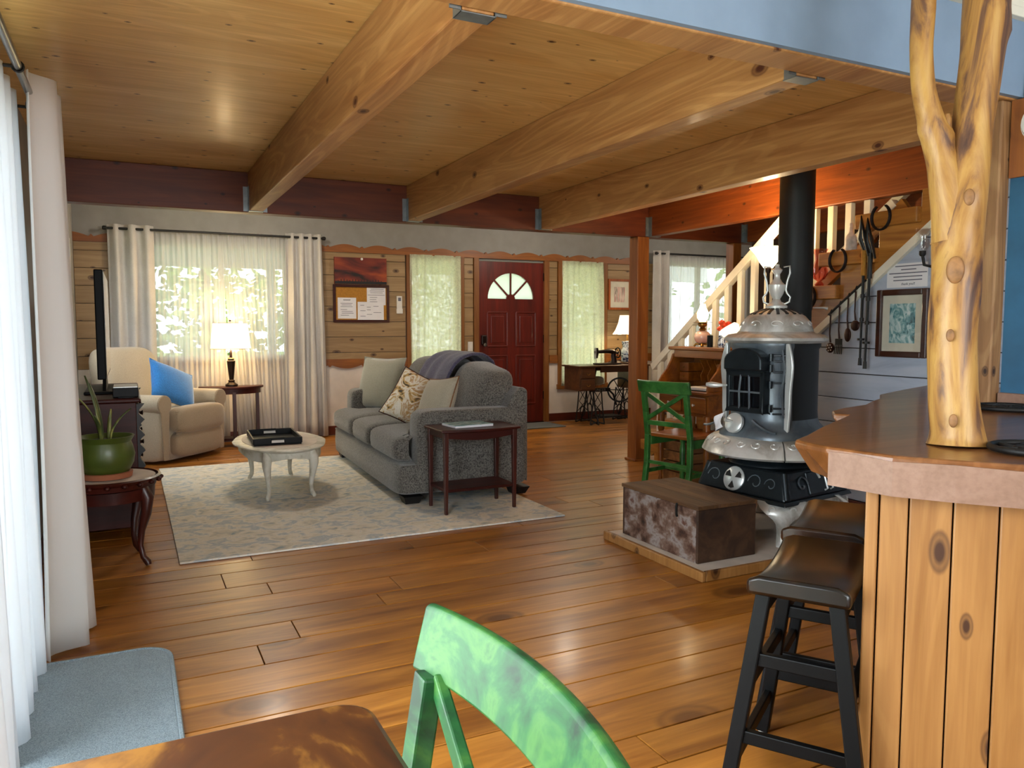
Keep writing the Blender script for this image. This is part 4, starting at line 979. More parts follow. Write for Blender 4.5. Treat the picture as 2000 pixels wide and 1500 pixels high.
# recliner
rc = thing('recliner', 'beige rolled-arm recliner in the window corner', 'armchair', (.28, 7.96, 0), math.radians(-42))
def rb(mb, n, m='recl', **k): return mb.build(n, m, rc, **k)
rb(MB().sell((-.02, 0, .17), (.36, .40, .15), (10, 10), 30, 10), 'base', smooth=50)
rb(MB().sell((.02, 0, .40), (.40, .31, .085), (7, 4), 30, 12), 'seat_cushion', smooth=60)
rb(MB().sell((.37, 0, .385), (.085, .335, .125), (5, 4), 30, 14), 'footrest_upper', 'recl2', smooth=60)
rb(MB().sell((.36, 0, .17), (.07, .33, .125), (5, 4), 30, 14), 'footrest_lower', 'recl2', smooth=60)
for s in (-1, 1):
    rb(MB().sell((-.03, s * .385, .27), (.36, .065, .245), (8, 8), 28, 12), 'arm', smooth=60)
    ar = rb(MB().tube([(-.40, s * .39, .535), (.33, s * .39, .535)], .085, 20), 'arm_roll', smooth=50)
    MB().prism([(s * .39 + .085 * math.cos(a), .535 + .085 * math.sin(a)) for a in [(-50 + k * 280 / 16) / 180 * PI for k in range(17)]] + [(s * .39 - .03, .04), (s * .39 + .03, .04)][::1], .33, .345, 'x').build('arm_facing', 'recl2', ar, bevel=.008)
def rbk(p):
    p.x -= (p.z) * .30 + .04 * (1 - (p.y / .36) ** 2) * 0; p.y *= 1 - .12 * max(0, p.z) / .36; return p
rb(MB().sell((-.36, 0, .66), (.13, .385, .37), (5, 5), 32, 18, rbk), 'backrest', smooth=60)
for i in range(12): rb(MB().tube([(.40, -.335 + .004, .27 + .018 * i), (.425, -.30 + .01 * (i % 2), .275 + .018 * i)], .005, 5), 'gather', 'recl2', smooth=50)
pillow('throw_pillow', 'bright blue pillow tilted on the beige recliner', 'bluep', (.36, 7.86, .68), .50, .40, .16, R(-28, 22, 36), None)

# half-round table with lamp
ht = thing('half_round_table', 'dark half-round table under the window', 'side table', (.945, 8.36, 0))
arc = [(.945 + .32 * math.cos(a), 8.47 - .25 * math.sin(a)) for a in [PI * k / 24 for k in range(25)]]
MB().prism(arc, .592, .615, 'z').build('top', 'redwood', ht, wc=True, bevel=.006)
MB().prism([(.945 + .29 * math.cos(a), 8.46 - .22 * math.sin(a)) for a in [PI * k / 24 for k in range(25)]], .54, .592, 'z').build('apron', 'redwood', ht, wc=True)
for xx, yy in ((.68, 8.43), (1.18, 8.43), (.93, 8.235)): B(xx, yy, 0, xx + .034, yy + .034, .56).build('leg', 'redwoodz', ht, wc=True, bevel=.003)
MB().prism([(.945 + .27 * math.cos(a), 8.45 - .2 * math.sin(a)) for a in [PI * k / 24 for k in range(25)]], .07, .09, 'z').build('shelf', 'redwood', ht, wc=True)
lp = thing('table_lamp', 'lit table lamp with a drum shade on the half-round table', 'lamp', (.935, 8.34, .616))
MB().lathe([(.062, 0), (.062, .02), (.045, .032), (.03, .045), (.034, .06), (.022, .07), (.028, .12), (.036, .2), (.042, .26), (.03, .268), (.03, .285), (.014, .295), (.012, .37), (0, .371)], 20).build('base', 'bronze', lp, smooth=40)
MB().lathe([(.026, .278), (.032, .284), (.026, .29)], 20).build('collar', 'brass', lp, smooth=40)
sh = MB().lathe([(.193, .385), (.182, .515), (.165, .645)], 32); sh.f = [f for f in sh.f if len(f) == 4]
sh.build('shade', 'shade', lp, smooth=60, thick=.003)
for r, z in ((.193, .386), (.165, .644)): MB().tube([(r * math.cos(2 * PI * k / 32), r * math.sin(2 * PI * k / 32), z) for k in range(32)], .003, 6, True).build('shade_trim', 'brass', lp, smooth=50)
MB().lathe([(.004, .37), (.004, .655), (.012, .66), (.008, .675), (0, .68)], 10).build('finial', 'bronze', lp, smooth=40)
MB().sell((0, 0, .47), (.028, .028, .045), (2, 2), 12, 8).build('bulb', 'bulb', lp, smooth=60)
point_light('table_lamp_light', (.935, 8.34, 1.23), 7, (1, .74, .42), .06)
point_light('table_lamp_light_low', (.935, 8.32, .985), 3, (1, .74, .42), .05)

# ---------------------------------------------------------------- left wall: dresser, tv, plant
dr = thing('dresser', 'dark red dresser with carved black front edge under the television', 'dresser', (-.18, 5.6, 0))
B(-.40, 4.95, .06, .03, 6.3, .79).build('body', 'redwood', dr, wc=True, bevel=.004)
B(-.41, 4.93, .79, .055, 6.32, .815).build('top', 'redwood', dr, wc=True, bevel=.008)
for z in (.09, .26, .44, .62):
    q = B(.03, 5.0, z, .045, 6.25, z + .15).build('drawer', 'redwood', dr, wc=True, bevel=.003)
    for yy in (5.3, 5.95): MB().lathe([(.014, 0), (.01, .012), (.016, .022), (0, .026)], 10, (.045, yy, z + .075), Matrix.Rotation(PI / 2, 4, 'Y')).build('pull', 'bronze', q, wc=True, smooth=40)
for yy in (4.955, 6.245):
    pr = [(.03, .05)] + [(.052 + .012 * math.sin(k * 1.3) + (.008 if k % 5 == 0 else 0), .05 + .73 * k / 40) for k in range(41)] + [(.03, .78)]
    MB().prism(pr, yy, yy + .05).build('carved_corner', 'black', dr, wc=True)
for xx, yy in ((-.38, 4.97), (-.02, 4.97), (-.38, 6.23), (-.02, 6.23)): B(xx, yy, 0, xx + .05, yy + .05, .06).build('foot', 'redwoodz', dr, wc=True)
tv = thing('television', 'black flat-screen television standing on the dresser', 'television', (-.12, 5.6, .816))
B(-.165, 5.05, .92, -.118, 6.2, 1.555).build('housing', 'tv', tv, wc=True, bevel=.006); B(-.118, 5.065, .94, -.1155, 6.185, 1.545).build('screen', 'tvs', tv, wc=True)
MB().prism([(5.35, .83), (5.9, .83), (5.72, .94), (5.53, .94)], -.15, -.13, 'x').build('stand_neck', 'tv', tv, wc=True)
B(-.25, 5.3, .816, -.02, 5.95, .832).build('stand_base', 'tv', tv, wc=True, bevel=.004)
md = thing('media_player', 'slim black media box on the dresser top', 'media player', (.0, 5.15, .816))
B(-.09, 4.98, .82, .045, 5.26, .875).build('case', 'stool', md, wc=True, bevel=.004); B(-.085, 4.99, .875, .04, 5.25, .879).build('lid', 'nickelb', md, wc=True)
for yy in (5.0, 5.22): B(-.06, yy, .816, .02, yy + .02, .82).build('foot', 'black', md, wc=True)

pt = thing('plant_table', 'small round carved table with glass top holding the potted plant', 'side table', (-.115, 4.46, 0))
PZ = .455
MB().lathe([(.20, PZ - .05), (.225, PZ - .045), (.232, PZ - .02), (.245, PZ - .012), (.25, PZ), (.236, PZ + .006), (.228, PZ - .004), (0, PZ - .004)], 40).build('top', 'redwood', pt, smooth=40)
MB().lathe([(.222, PZ - .004), (.222, PZ + .001), (0, PZ + .001)], 40).build('glass_top', 'stone', pt, smooth=40)
MB().lathe([(.215, PZ - .11), (.22, PZ - .05), (.205, PZ - .05), (.2, PZ - .11)], 40).build('apron', 'redwood', pt, smooth=40)
for k in range(20):
    a = 2 * PI * k / 20; MB().sell((.247 * math.cos(a), .247 * math.sin(a), PZ - .018), (.014, .014, .012), (2, 2), 8, 6).build('edge_bead', 'redwood', pt, smooth=60)
for a in (-38, 52, 142, 232):
    t = math.radians(a); d_ = Vector((math.cos(t), math.sin(t), 0))
    MB().tube([d_ * r + Vector((0, 0, z)) for r, z in ((.195, PZ - .04), (.225, PZ - .1), (.215, PZ - .18), (.185, PZ - .27), (.175, PZ - .35), (.19, PZ - .41), (.215, .02), (.22, .006))], [.028, .032, .026, .018, .014, .015, .018, .014], 10).build('leg', 'redwoodz', pt, smooth=60)
pp = thing('potted_plant', 'snake plant in an olive green pot on the round table', 'potted plant', (-.12, 4.42, PZ + .003))
MB().lathe([(.10, 0), (.118, .004), (.122, .03), (.11, .033), (.09, .02), (0, .02)], 32).build('saucer', 'terracotta', pp, smooth=40)
MB().lathe([(.085, .022), (.105, .03), (.128, .075), (.135, .12), (.125, .165), (.118, .185), (.13, .205), (.136, .215), (.125, .215), (.112, .19), (0, .185)], 36).build('pot', 'pot', pp, smooth=45)
MB().lathe([(.11, .19), (.06, .197), (0, .199)], 24).build('soil', 'soil', pp, smooth=50)
for k, (a, ln, lean) in enumerate(((2.6, .34, .22), (3.4, .27, .45), (.2, .17, .6), (.9, .16, .15), (4.0, .14, .3), (2.2, .30, .3))):
    d_ = Vector((math.cos(a), math.sin(a), 0)); n = 10; pd = Vector((-d_.y, d_.x, 0)); vs = []
    for i in range(n + 1):
        u = i / n; c_ = d_ * (.02 + lean * ln * u * u) + Vector((0, 0, .19 + ln * u * (1 - .12 * lean * u))); ww = .014 * (1 - u) ** .6 * (.6 + u) + .001
        vs += [c_ - pd * ww + d_ * .006, c_, c_ + pd * ww + d_ * .006]
    MB()._add(vs, [(i * 3 + j, i * 3 + j + 1, i * 3 + j + 4, i * 3 + j + 3) for i in range(n) for j in range(2)]).build('leaf', 'leaf', pp, thick=.004, smooth=60)

# ---------------------------------------------------------------- foreground table and chairs
dt = thing('dining_table', 'worn brown dining table top in the foreground', 'dining table', (0.02, .2, 0))
MB().prism(rrect(-.24, -.9, .262, .957, .05), .72, .75, 'z').build('top', 'table', dt, wc=True, bevel=.008)
B(-.16, -.8, .63, .17, .5, .72).build('apron', 'table', dt, wc=True)
for yy in (.22, -.55):
    MB().lathe([(.05, .05), (.06, .1), (.045, .2), (.06, .4), (.045, .58), (.055, .63)], 18, (.01, yy, 0)).build('pedestal', 'table', dt, wc=True, smooth=45)
    B(-.17, yy - .035, 0, .19, yy + .035, .05).build('foot', 'table', dt, wc=True, bevel=.008)
B(-.02, -.55, .25, .04, .22, .31).build('stretcher', 'table', dt, wc=True, bevel=.004)
def make_chair(label, mat, seatmat, group):
    """local frame: seat faces +x, back at x=0"""
    t = thing('cross_back_chair', label, 'chair', group=group)
    hw, H = .205, .85
    def bx(z): return -.055 * max(0, (z - .45) / .4) ** 1.2
    for s in (-1, 1):
        pts = [(-.035, s * (hw - .014), 0), (0.0, s * (hw - .016), .25), (.004, s * (hw - .018), .45), (bx(.62) - .004, s * (hw - .02), .62), (bx(.77) - .006, s * (hw - .02), .768)]
        mb = MB()
        for a, b in zip(pts, pts[1:]): mb.bar(a, b, .038, .03, (1, 0, 0))
        mb.build('back_leg', mat, t, bevel=.004)
        MB().lathe([(.014, 0), (.018, .02), (.013, .05), (.02, .08), (.022, .3), (.016, .34), (.022, .36), (.022, .435)], 14, (.40, s * (hw - .03), 0)).build('front_leg', mat, t, smooth=40)
    # curved crest rail
    n = 16; vs = []
    for k in range(n + 1):
        u = k / n * 2 - 1; yy = u * (hw + .022); bow = -.034 * (1 - u * u)
        for z, x in ((H - .088, bx(.79) + .008), (H - .004, bx(.86) - .002), (H, bx(.86) - .011), (H - .006, bx(.86) - .022), (H - .088, bx(.79) - .014)): vs.append((x + bow, yy, z))
    MB()._add(vs, [(k * 5 + i, k * 5 + (i + 1) % 5, (k + 1) * 5 + (i + 1) % 5, (k + 1) * 5 + i) for k in range(n) for i in range(5)] + [(0, 1, 2, 3, 4), tuple(n * 5 + i for i in range(5))[::-1]]).build('crest_rail', mat, t, bevel=.004, smooth=40)
    za, zb = .56, H - .088
    for s in (-1, 1):
        MB().bar((bx(za) - .006 + .003 * s, -s * (hw - .02), za), (bx(zb) - .012 + .003 * s, s * (hw - .03), zb), .03, .016, (1, 0, 0)).build('cross_brace', mat, t, bevel=.003)
    MB().bar((bx(.54) - .004, -hw + .01, .54), (bx(.54) - .004, hw - .01, .54), .016, .034, (0, 0, 1)).build('lower_rail', mat, t, bevel=.003)
    st = [(.0, -hw + .005), (.0, hw - .005)] + [(.44 - .03 * (1 - math.cos(a)) , (hw + .01) * math.cos(a)) for a in [PI * k / 12 for k in range(13)]]
    MB().prism([(0.02, hw - .028), (.42, hw + .012), (.455, hw - .03), (.46, 0), (.455, -hw + .03), (.42, -hw - .012), (.02, -hw + .028)], .435, .462, 'z').build('seat', seatmat, t, bevel=.008)
    for s in (-1, 1):
        B(.02, s * (hw - .03) - .01, .375, .40, s * (hw - .03) + .01, .435).build('seat_rail', mat, t, bevel=.002)
        B(.0, s * (hw - .022) - .009, .17, .40, s * (hw - .022) + .009, .2).build('stretcher', mat, t, bevel=.003)
    B(.39, -hw + .03, .375, .41, hw - .03, .435).build('seat_rail', mat, t, bevel=.002); B(-.008, -hw + .03, .24, .01, hw - .03, .265).build('stretcher', mat, t, bevel=.003); B(.19, -hw + .03, .175, .208, hw - .03, .195).build('stretcher', mat, t, bevel=.003)
    return t
gc = 'green cross-back chairs'
c1 = make_chair('bright green cross-back chair at the dining table in the foreground', 'green', 'oak', gc)
c1.location = (.300, .757, 0); c1.rotation_euler = (0, 0, PI + math.radians(1))
c2 = make_chair('dark green cross-back chair drawn up to the roll-top desk', 'green2', 'oak', gc)
c2.location = (3.40, 4.37, 0); c2.rotation_euler = (0, 0, math.radians(14))

# ---------------------------------------------------------------- desk group
dk = thing('roll_top_desk', 'golden oak roll-top desk standing against the stairs', 'desk', (3.93, 4.65, 0))
X0, X1, Y0, Y1 = 3.74, 4.11, 4.36, 4.96
B(X0 - .02, Y0 - .012, .725, X1, Y1 + .012, .75).build('writing_top', 'oak', dk, wc=True, bevel=.006)
B(X0 + .02, Y0 + .01, .56, X1 - .01, Y1 - .01, .725).build('case', 'oak', dk, wc=True)
for a, b in ((Y0 + .03, Y0 + .27), (Y0 + .31, Y1 - .03)):
    q = B(X0 + .006, a, .585, X0 + .02, b, .705).build('drawer', 'oak', dk, wc=True, bevel=.006)
    MB().lathe([(.006, 0), (.005, .01), (.011, .018), (0, .024)], 10, (X0 + .006, (a + b) / 2, .645), Matrix.Rotation(-PI / 2, 4, 'Y')).build('knob', 'plastic', q, wc=True, smooth=40)
scv = [(X1, .75), (X0 + .0, .75), (X0 + .005, .79), (X0 + .04, .845), (X0 + .09, .90), (X0 + .125, .96), (X0 + .145, 1.01), (X0 + .19, 1.04), (X1, 1.045)]
for yy in (Y0, Y1 - .02): MB().prism(scv, yy, yy + .02).build('side_panel', 'oak', dk, wc=True, bevel=.004)
B(X1 - .015, Y0 + .02, .75, X1, Y1 - .02, 1.045).build('back_panel', 'oak', dk, wc=True)
B(X0 + .12, Y0 - .02, 1.045, X1 + .01, Y1 + .02, 1.07).build('top_shelf', 'oak', dk, wc=True, bevel=.006)
B(X0 + .15, Y0 + .02, .985, X0 + .165, Y1 - .02, 1.045).build('roll_front', 'oak', dk, wc=True, bevel=.004)
for z0_, z1_ in ((.80, .87), (.875, .945)):
    for ya in (Y1 - .14, Y0 + .03):
        q = B(X0 + .20, ya, z0_, X1 - .02, ya + .11, z1_).build('small_drawer', 'oak', dk, wc=True, bevel=.004)
        MB().sell((X0 + .195, ya + .055, (z0_ + z1_) / 2), (.007, .007, .007), (2, 2), 10, 6).build('knob', 'brass', q, wc=True, smooth=60)
for k in range(3):
    yy = Y0 + .2 + .08 * k; MB().prism([(X1 - .02, .8), (X0 + .22 + .03, .8), (X0 + .24, .85), (X0 + .27, .9), (X0 + .23, .97), (X1 - .02, .97)], yy, yy + .008).build('pigeonhole_divider', 'oak', dk, wc=True)
for xx in (X0 + .025, X1 - .035):
    for yy in (Y0 + .03, Y1 - .03):
        MB().lathe([(.012, 0), (.018, .02), (.014, .05), (.02, .12), (.024, .3), (.018, .36), (.026, .38), (.018, .4), (.026, .42), (.028, .47), (.028, .57)], 14, (xx, yy, 0)).build('leg', 'oakz', dk, wc=True, smooth=40)
bk = thing('open_book', 'white-edged book lying on the desk writing surface', 'book', (3.86, 4.5, .751), math.radians(10))
B(-.11, -.12, 0, .11, .12, .006).build('cover', 'black', bk); B(-.105, -.115, .006, .105, .115, .026).build('pages', 'paper', bk, bevel=.003)
lm = thing('parlor_lamp', 'pink glass oil-style lamp glowing on the desk', 'lamp', (3.97, 4.70, 1.071))
for k in range(4):
    a = PI / 4 + k * PI / 2; MB().tube([(.03 * math.cos(a), .03 * math.sin(a), .025), (.05 * math.cos(a), .05 * math.sin(a), .02), (.062 * math.cos(a), .062 * math.sin(a), .004)], [.01, .008, .007], 8).build('foot', 'brass', lm, smooth=50)
MB().lathe([(.045, .012), (.042, .02), (.02, .028)], 18).build('base_ring', 'brass', lm, smooth=40)
MB().sell((0, 0, .075), (.062, .062, .052), (2, 2.3), 24, 14).build('font', 'pinkglass', lm, smooth=60)
MB().lathe([(.02, .122), (.028, .135), (.018, .15), (.035, .165), (.036, .18), (.02, .19)], 18).build('burner', 'brass', lm, smooth=40)
MB().lathe([(.072, .188), (.074, .19), (.02, .192)], 24).build('gallery_ring', 'brass', lm, smooth=40)
MB().lathe([(.022, .192), (.042, .225), (.044, .26), (.026, .30), (.018, .33)], 22).build('globe', 'bulb', lm, smooth=60)
ch = MB().lathe([(.017, .33), (.015, .40)], 16); ch.f = [f for f in ch.f if len(f) == 4]; ch.build('chimney', 'glass', lm, smooth=60)
point_light('parlor_lamp_light', (3.87, 4.70, 1.36), 3.5, (1, .78, .48), .04)
fv = thing('flower_vase', 'orange silk flowers in a dark vase on the desk', 'flowers', (3.99, 4.50, 1.071))
MB().lathe([(.03, 0), (.034, .03), (.026, .07), (.032, .09), (.028, .09), (.02, .07), (0, .06)], 16).build('vase', 'delft', fv, smooth=45)
random.seed(4)
for k in range(11):
    a, r, z = random.uniform(0, 6.28), random.uniform(.0, .055), random.uniform(.12, .19)
    p = Vector((r * math.cos(a), r * math.sin(a), z)); st_ = MB().tube([(0, 0, .07), p * .6 + Vector((0, 0, .04)), p], .0025, 5).build('stem', 'leaf', fv)
    MB().sell(p, (.022, .022, .016), (2, 2), 10, 6, lambda q: q * (1 + .25 * math.sin(6 * math.atan2(q.y, q.x)))).build('bloom', 'flower', st_, smooth=60)
o = MB().lathe([(.022, 0), (.022, .085), (.02, .09), (0, .09)], 16, (3.93, 4.565, 1.071)).build('pencil_jar', 'stool', label='small black jar on the desk beside the flowers', cat='jar', smooth=40)
dl = thing('bell_shade_lamp', 'small lamp with a cream bell shade tilted behind the stove dome', 'lamp', (4.0, 4.38, 1.071))
MB().lathe([(.04, 0), (.04, .01), (.012, .02), (.008, .11), (0, .112)], 16).build('base', 'brass', dl, smooth=40)
sh = MB().lathe([(.075, -.045), (.055, .0), (.03, .045), (.022, .06)], 24); sh.f = [f for f in sh.f if len(f) == 4]
sh.xf(Matrix.Translation((-.02, .0, .125)) @ Matrix.Rotation(math.radians(38), 4, 'X')).build('shade', 'shade2', dl, thick=.003, smooth=60)
fl2 = thing('torchiere', 'lit torchiere lamp with an upturned frosted bowl behind the stovepipe', 'floor lamp', (4.06, 4.12, 0))
MB().lathe([(.11, 0), (.11, .015), (.02, .03), (.012, .06), (.012, 1.60), (.02, 1.62), (.02, 1.64), (0, 1.64)], 20).build('pole', 'bronze', fl2, smooth=40)
sh = MB().lathe([(.03, 1.64), (.06, 1.68), (.085, 1.73), (.125, 1.775), (.13, 1.78)], 28); sh.f = [f for f in sh.f if len(f) == 4]; sh.build('bowl', 'glow', fl2, thick=.003, smooth=60)
MB().sell((0, 0, 1.70), (.02, .02, .03), (2, 2), 10, 8).build('bulb', 'bulb', fl2, smooth=60)
point_light('torchiere_light', (4.06, 4.12, 1.80), 12, (1, .76, .44), .05)
cr = thing('small_crate', 'small wooden crate on the floor beneath the desk', 'crate', (3.95, 4.8, 0))
for z in (.02, .10, .18, .26): B(3.80, 4.62, z, 3.815, 4.94, z + .07).build('slat', 'box', cr, wc=True); B(4.085, 4.62, z, 4.1, 4.94, z + .07).build('slat', 'box', cr, wc=True); B(3.815, 4.62, z, 4.085, 4.635, z + .07).build('slat', 'box', cr, wc=True); B(3.815, 4.925, z, 4.085, 4.94, z + .07).build('slat', 'box', cr, wc=True)
B(3.8, 4.62, .005, 4.1, 4.94, .02).build('bottom', 'box', cr, wc=True)
MB().grid(2, 2, lambda u, v: (3.60 + .09 * u, 4.52 + .06 * v + .02 * u, .003 + .004 * u * v)).build('paper_scrap', 'paper', label='white paper scrap on the floor under the green desk chair', cat='paper', thick=.001)
# ---------------------------------------------------------------- sewing table
sw_ = thing('sewing_table', 'antique treadle sewing table with iron legs near the front door', 'sewing table', (5.4, 8.2, 0))
B(4.87, 7.99, .728, 5.95, 8.42, .748).build('top', 'walnut', sw_, wc=True, bevel=.006)
B(5.2, 8.02, .66, 5.9, 8.04, .728).build('apron', 'walnut', sw_, wc=True, bevel=.003)
B(5.2, 8.37, .66, 5.9, 8.39, .728).build('apron', 'walnut', sw_, wc=True, bevel=.003)
for xa in (4.90, 5.70):
    B(xa, 8.02, .44, xa + .22, 8.4, .728).build('drawer_case', 'walnut', sw_, wc=True, bevel=.004)
    for z in (.455, .595):
        q = B(xa + .015, 8.005, z, xa + .205, 8.02, z + .125).build('drawer', 'walnut', sw_, wc=True, bevel=.005)
        MB().tube([(xa + .11 + .022 * math.cos(a), 8.0, z + .06 + .02 * math.sin(a)) for a in [PI + PI * k / 8 for k in range(9)]], .004, 6).build('pull', 'brass', q, wc=True, smooth=50)
# iron end frames (pairs of curved legs with lattice) and treadle
for xa in (5.16, 5.72):
    fr = MB().tube([(xa, 8.06, .72), (xa, 8.12, .55), (xa, 8.13, .4), (xa, 8.08, .2), (xa, 8.0, .02)], .010, 8).tube([(xa, 8.36, .72), (xa, 8.3, .55), (xa, 8.29, .4), (xa, 8.34, .2), (xa, 8.42, .02)], .010, 8)
    fr.tube([(xa, 8.0, .02), (xa, 8.2, .06), (xa, 8.42, .02)], .010, 8); f_ = fr.build('end_frame', 'iron', sw_, wc=True, smooth=50)
    for a, b in (((8.12, .55), (8.34, .2)), ((8.3, .55), (8.08, .2)), ((8.1, .66), (8.3, .4)), ((8.32, .66), (8.13, .4))): MB().tube([(xa, *a), (xa, *b)], .005, 6).build('lattice', 'iron', f_, wc=True)
    MB().tube([(xa, 8.21 + .05 * math.cos(t), .2 + .07 * math.sin(t)) for t in [2 * PI * k / 20 for k in range(20)]], .007, 6, True).build('scroll', 'iron', f_, wc=True, smooth=50)
    for s in (0, 1):
        lx = xa + (-.06 if xa < 5.4 else .06) * 0 ; mb = MB()
        y_ = 8.03 if s == 0 else 8.38
        mb.tube([(xa - .055, y_, .44), (xa - .07, y_, .25), (xa - .1, y_, .02)], .008, 6).tube([(xa + .055, y_, .44), (xa + .07, y_, .25), (xa + .1, y_, .02)], .008, 6)
        mb.tube([(xa - .055, y_, .44), (xa + .05, y_, .28), (xa - .07, y_, .16)], .005, 6).tube([(xa + .055, y_, .44), (xa - .05, y_, .28), (xa + .07, y_, .16)], .005, 6)
        mb.tube([(xa + .035 * math.cos(t), y_, .15 + .06 * math.sin(t)) for t in [2 * PI * k / 16 for k in range(16)]], .007, 6, True)
        mb.tube([(xa - .1, y_, .02), (xa, y_, .05), (xa + .1, y_, .02)], .008, 6).build('lattice', 'iron', f_, wc=True, smooth=50)
cb = MB().box(5.19, 8.26, .40, 5.5, 8.28, .445); cbo = cb.build('name_bar', 'iron', sw_, wc=True, bevel=.003)
MB().tube([(5.2, 8.27, .42), (5.22, 8.27, .34), (5.2, 8.27, .24)], .008, 6).tube([(5.48, 8.27, .42), (5.55, 8.27, .36), (5.6, 8.27, .22)], .012, 6).build('brace', 'iron', sw_, wc=True, smooth=50)
tc = bpy.data.curves.new('lettering', 'FONT'); tc.body = 'SINGER'; tc.size = .05; tc.extrude = .002; tc.align_x = 'CENTER'; tc.align_y = 'CENTER'
tob = bpy.data.objects.new('lettering', tc); COL.objects.link(tob)
dg = bpy.context.evaluated_depsgraph_get(); tme = bpy.data.meshes.new_from_object(tob.evaluated_get(dg)); bpy.data.objects.remove(tob)
tme.materials.clear(); tme.materials.append(M['steel'])
lo_ = bpy.data.objects.new('lettering', tme); COL.objects.link(lo_); lo_.parent = cbo; lo_.matrix_local = WM(cbo).inverted() @ Matrix.Translation((5.345, 8.256, .4225)) @ Matrix.Rotation(PI / 2, 4, 'X')
wh = MB().tube([(5.62 + .0, 8.2 + .15 * math.cos(t), .42 + .15 * math.sin(t)) for t in [2 * PI * k / 28 for k in range(28)]], .011, 6, True).xf(Matrix.Translation((5.6, 8.2, .42)) @ Matrix.Rotation(math.radians(55), 4, 'Z') @ Matrix.Translation((-5.62, -8.2, -.42)))
for k in range(6):
    a = k * PI / 3; wh.tube([Vector((5.6, 8.2, .42)), Vector((5.6, 8.2, .42)) + Matrix.Rotation(math.radians(55), 3, 'Z') @ Vector((0, .15 * math.cos(a), .15 * math.sin(a)))], .006, 6)
wh.build('drive_wheel', 'iron', sw_, wc=True, smooth=50)
MB().box(5.28, 8.1, .09, 5.58, 8.32, .105).build('treadle_plate', 'iron', sw_, wc=True, bevel=.003)
MB().tube([(5.16, 8.2, .08), (5.72, 8.2, .08)], .008, 8).build('cross_rod', 'iron', sw_, wc=True)
o = MB().sell((5.36, 8.4, .53), (.12, .05, .06), (3, 3), 18, 10).build('cloth_bundle', 'oat', label='folded pale cloth hanging behind the sewing table frame', cat='cloth', smooth=60)
sm = thing('sewing_machine', 'vintage black sewing machine on the treadle table', 'sewing machine', (5.40, 8.2, .749))
MB().box(-.16, -.075, 0, .18, .075, .018).build('bed', 'bronze', sm, bevel=.008)
MB().tube([(.11, 0, .01), (.11, 0, .06), (.10, 0, .11), (.105, 0, .15), (.06, 0, .165), (-.02, 0, .165), (-.1, 0, .16), (-.14, 0, .16)], [.042, .034, .032, .036, .03, .024, .02, .022], 12).build('arm', 'bronze', sm, smooth=50)
MB().tube([(-.15, 0, .21), (-.15, 0, .16), (-.155, 0, .08)], [.018, .03, .018], 12).build('head', 'bronze', sm, smooth=50)
MB().box(-.176, -.022, .075, -.168, .022, .205).build('face_plate', 'nickelb', sm, bevel=.003)
MB().tube([(-.155, 0, .08), (-.155, 0, .02)], .006, 8).build('needle_bar', 'nickelb', sm)
hw_ = MB().tube([(.165, .062 * math.cos(t), .145 + .062 * math.sin(t)) for t in [2 * PI * k / 24 for k in range(24)]], .009, 6, True)
for k in range(5):
    a = k * 2 * PI / 5; hw_.tube([(.165, 0, .145), (.165, .06 * math.cos(a), .145 + .06 * math.sin(a))], .005, 6)
hw_.tube([(.13, 0, .145), (.18, 0, .145)], .016, 8).build('hand_wheel', 'bronze', sm, smooth=50)
sl = thing('porcelain_lamp', 'blue-and-white porcelain lamp with a pleated bell shade on the sewing table', 'lamp', (5.765, 8.28, .749))
MB().lathe([(.085, 0), (.09, .012), (.075, .025)], 24).build('foot', 'walnut', sl, smooth=40)
MB().lathe([(.065, .025), (.078, .05), (.08, .16), (.07, .19), (.06, .215), (.072, .27), (.075, .285), (0, .29)], 28).build('vase', 'delft', sl, smooth=45)
MB().lathe([(.01, .285), (.01, .42), (.02, .43), (0, .44)], 10).build('stem', 'brass', sl, smooth=40)
sh = MB().lathe([(.185, .385), (.15, .43), (.115, .52), (.095, .62)], 60); sh.f = [f for f in sh.f if len(f) == 4]
for i, p in enumerate(sh.v):
    a = math.atan2(p[1], p[0]); k = 1 + .02 * math.cos(20 * a); sh.v[i] = (p[0] * k, p[1] * k, p[2] - (.012 * abs(math.sin(4 * a)) if p[2] < .39 else 0))
sh.build('shade', 'shade2', sl, thick=.003, smooth=60)
MB().sell((0, 0, .47), (.025, .025, .035), (2, 2), 10, 8).build('bulb', 'bulb', sl, smooth=60)
point_light('porcelain_lamp_light', (5.765, 8.28, 1.12), 3.5, (1, .8, .5), .05)

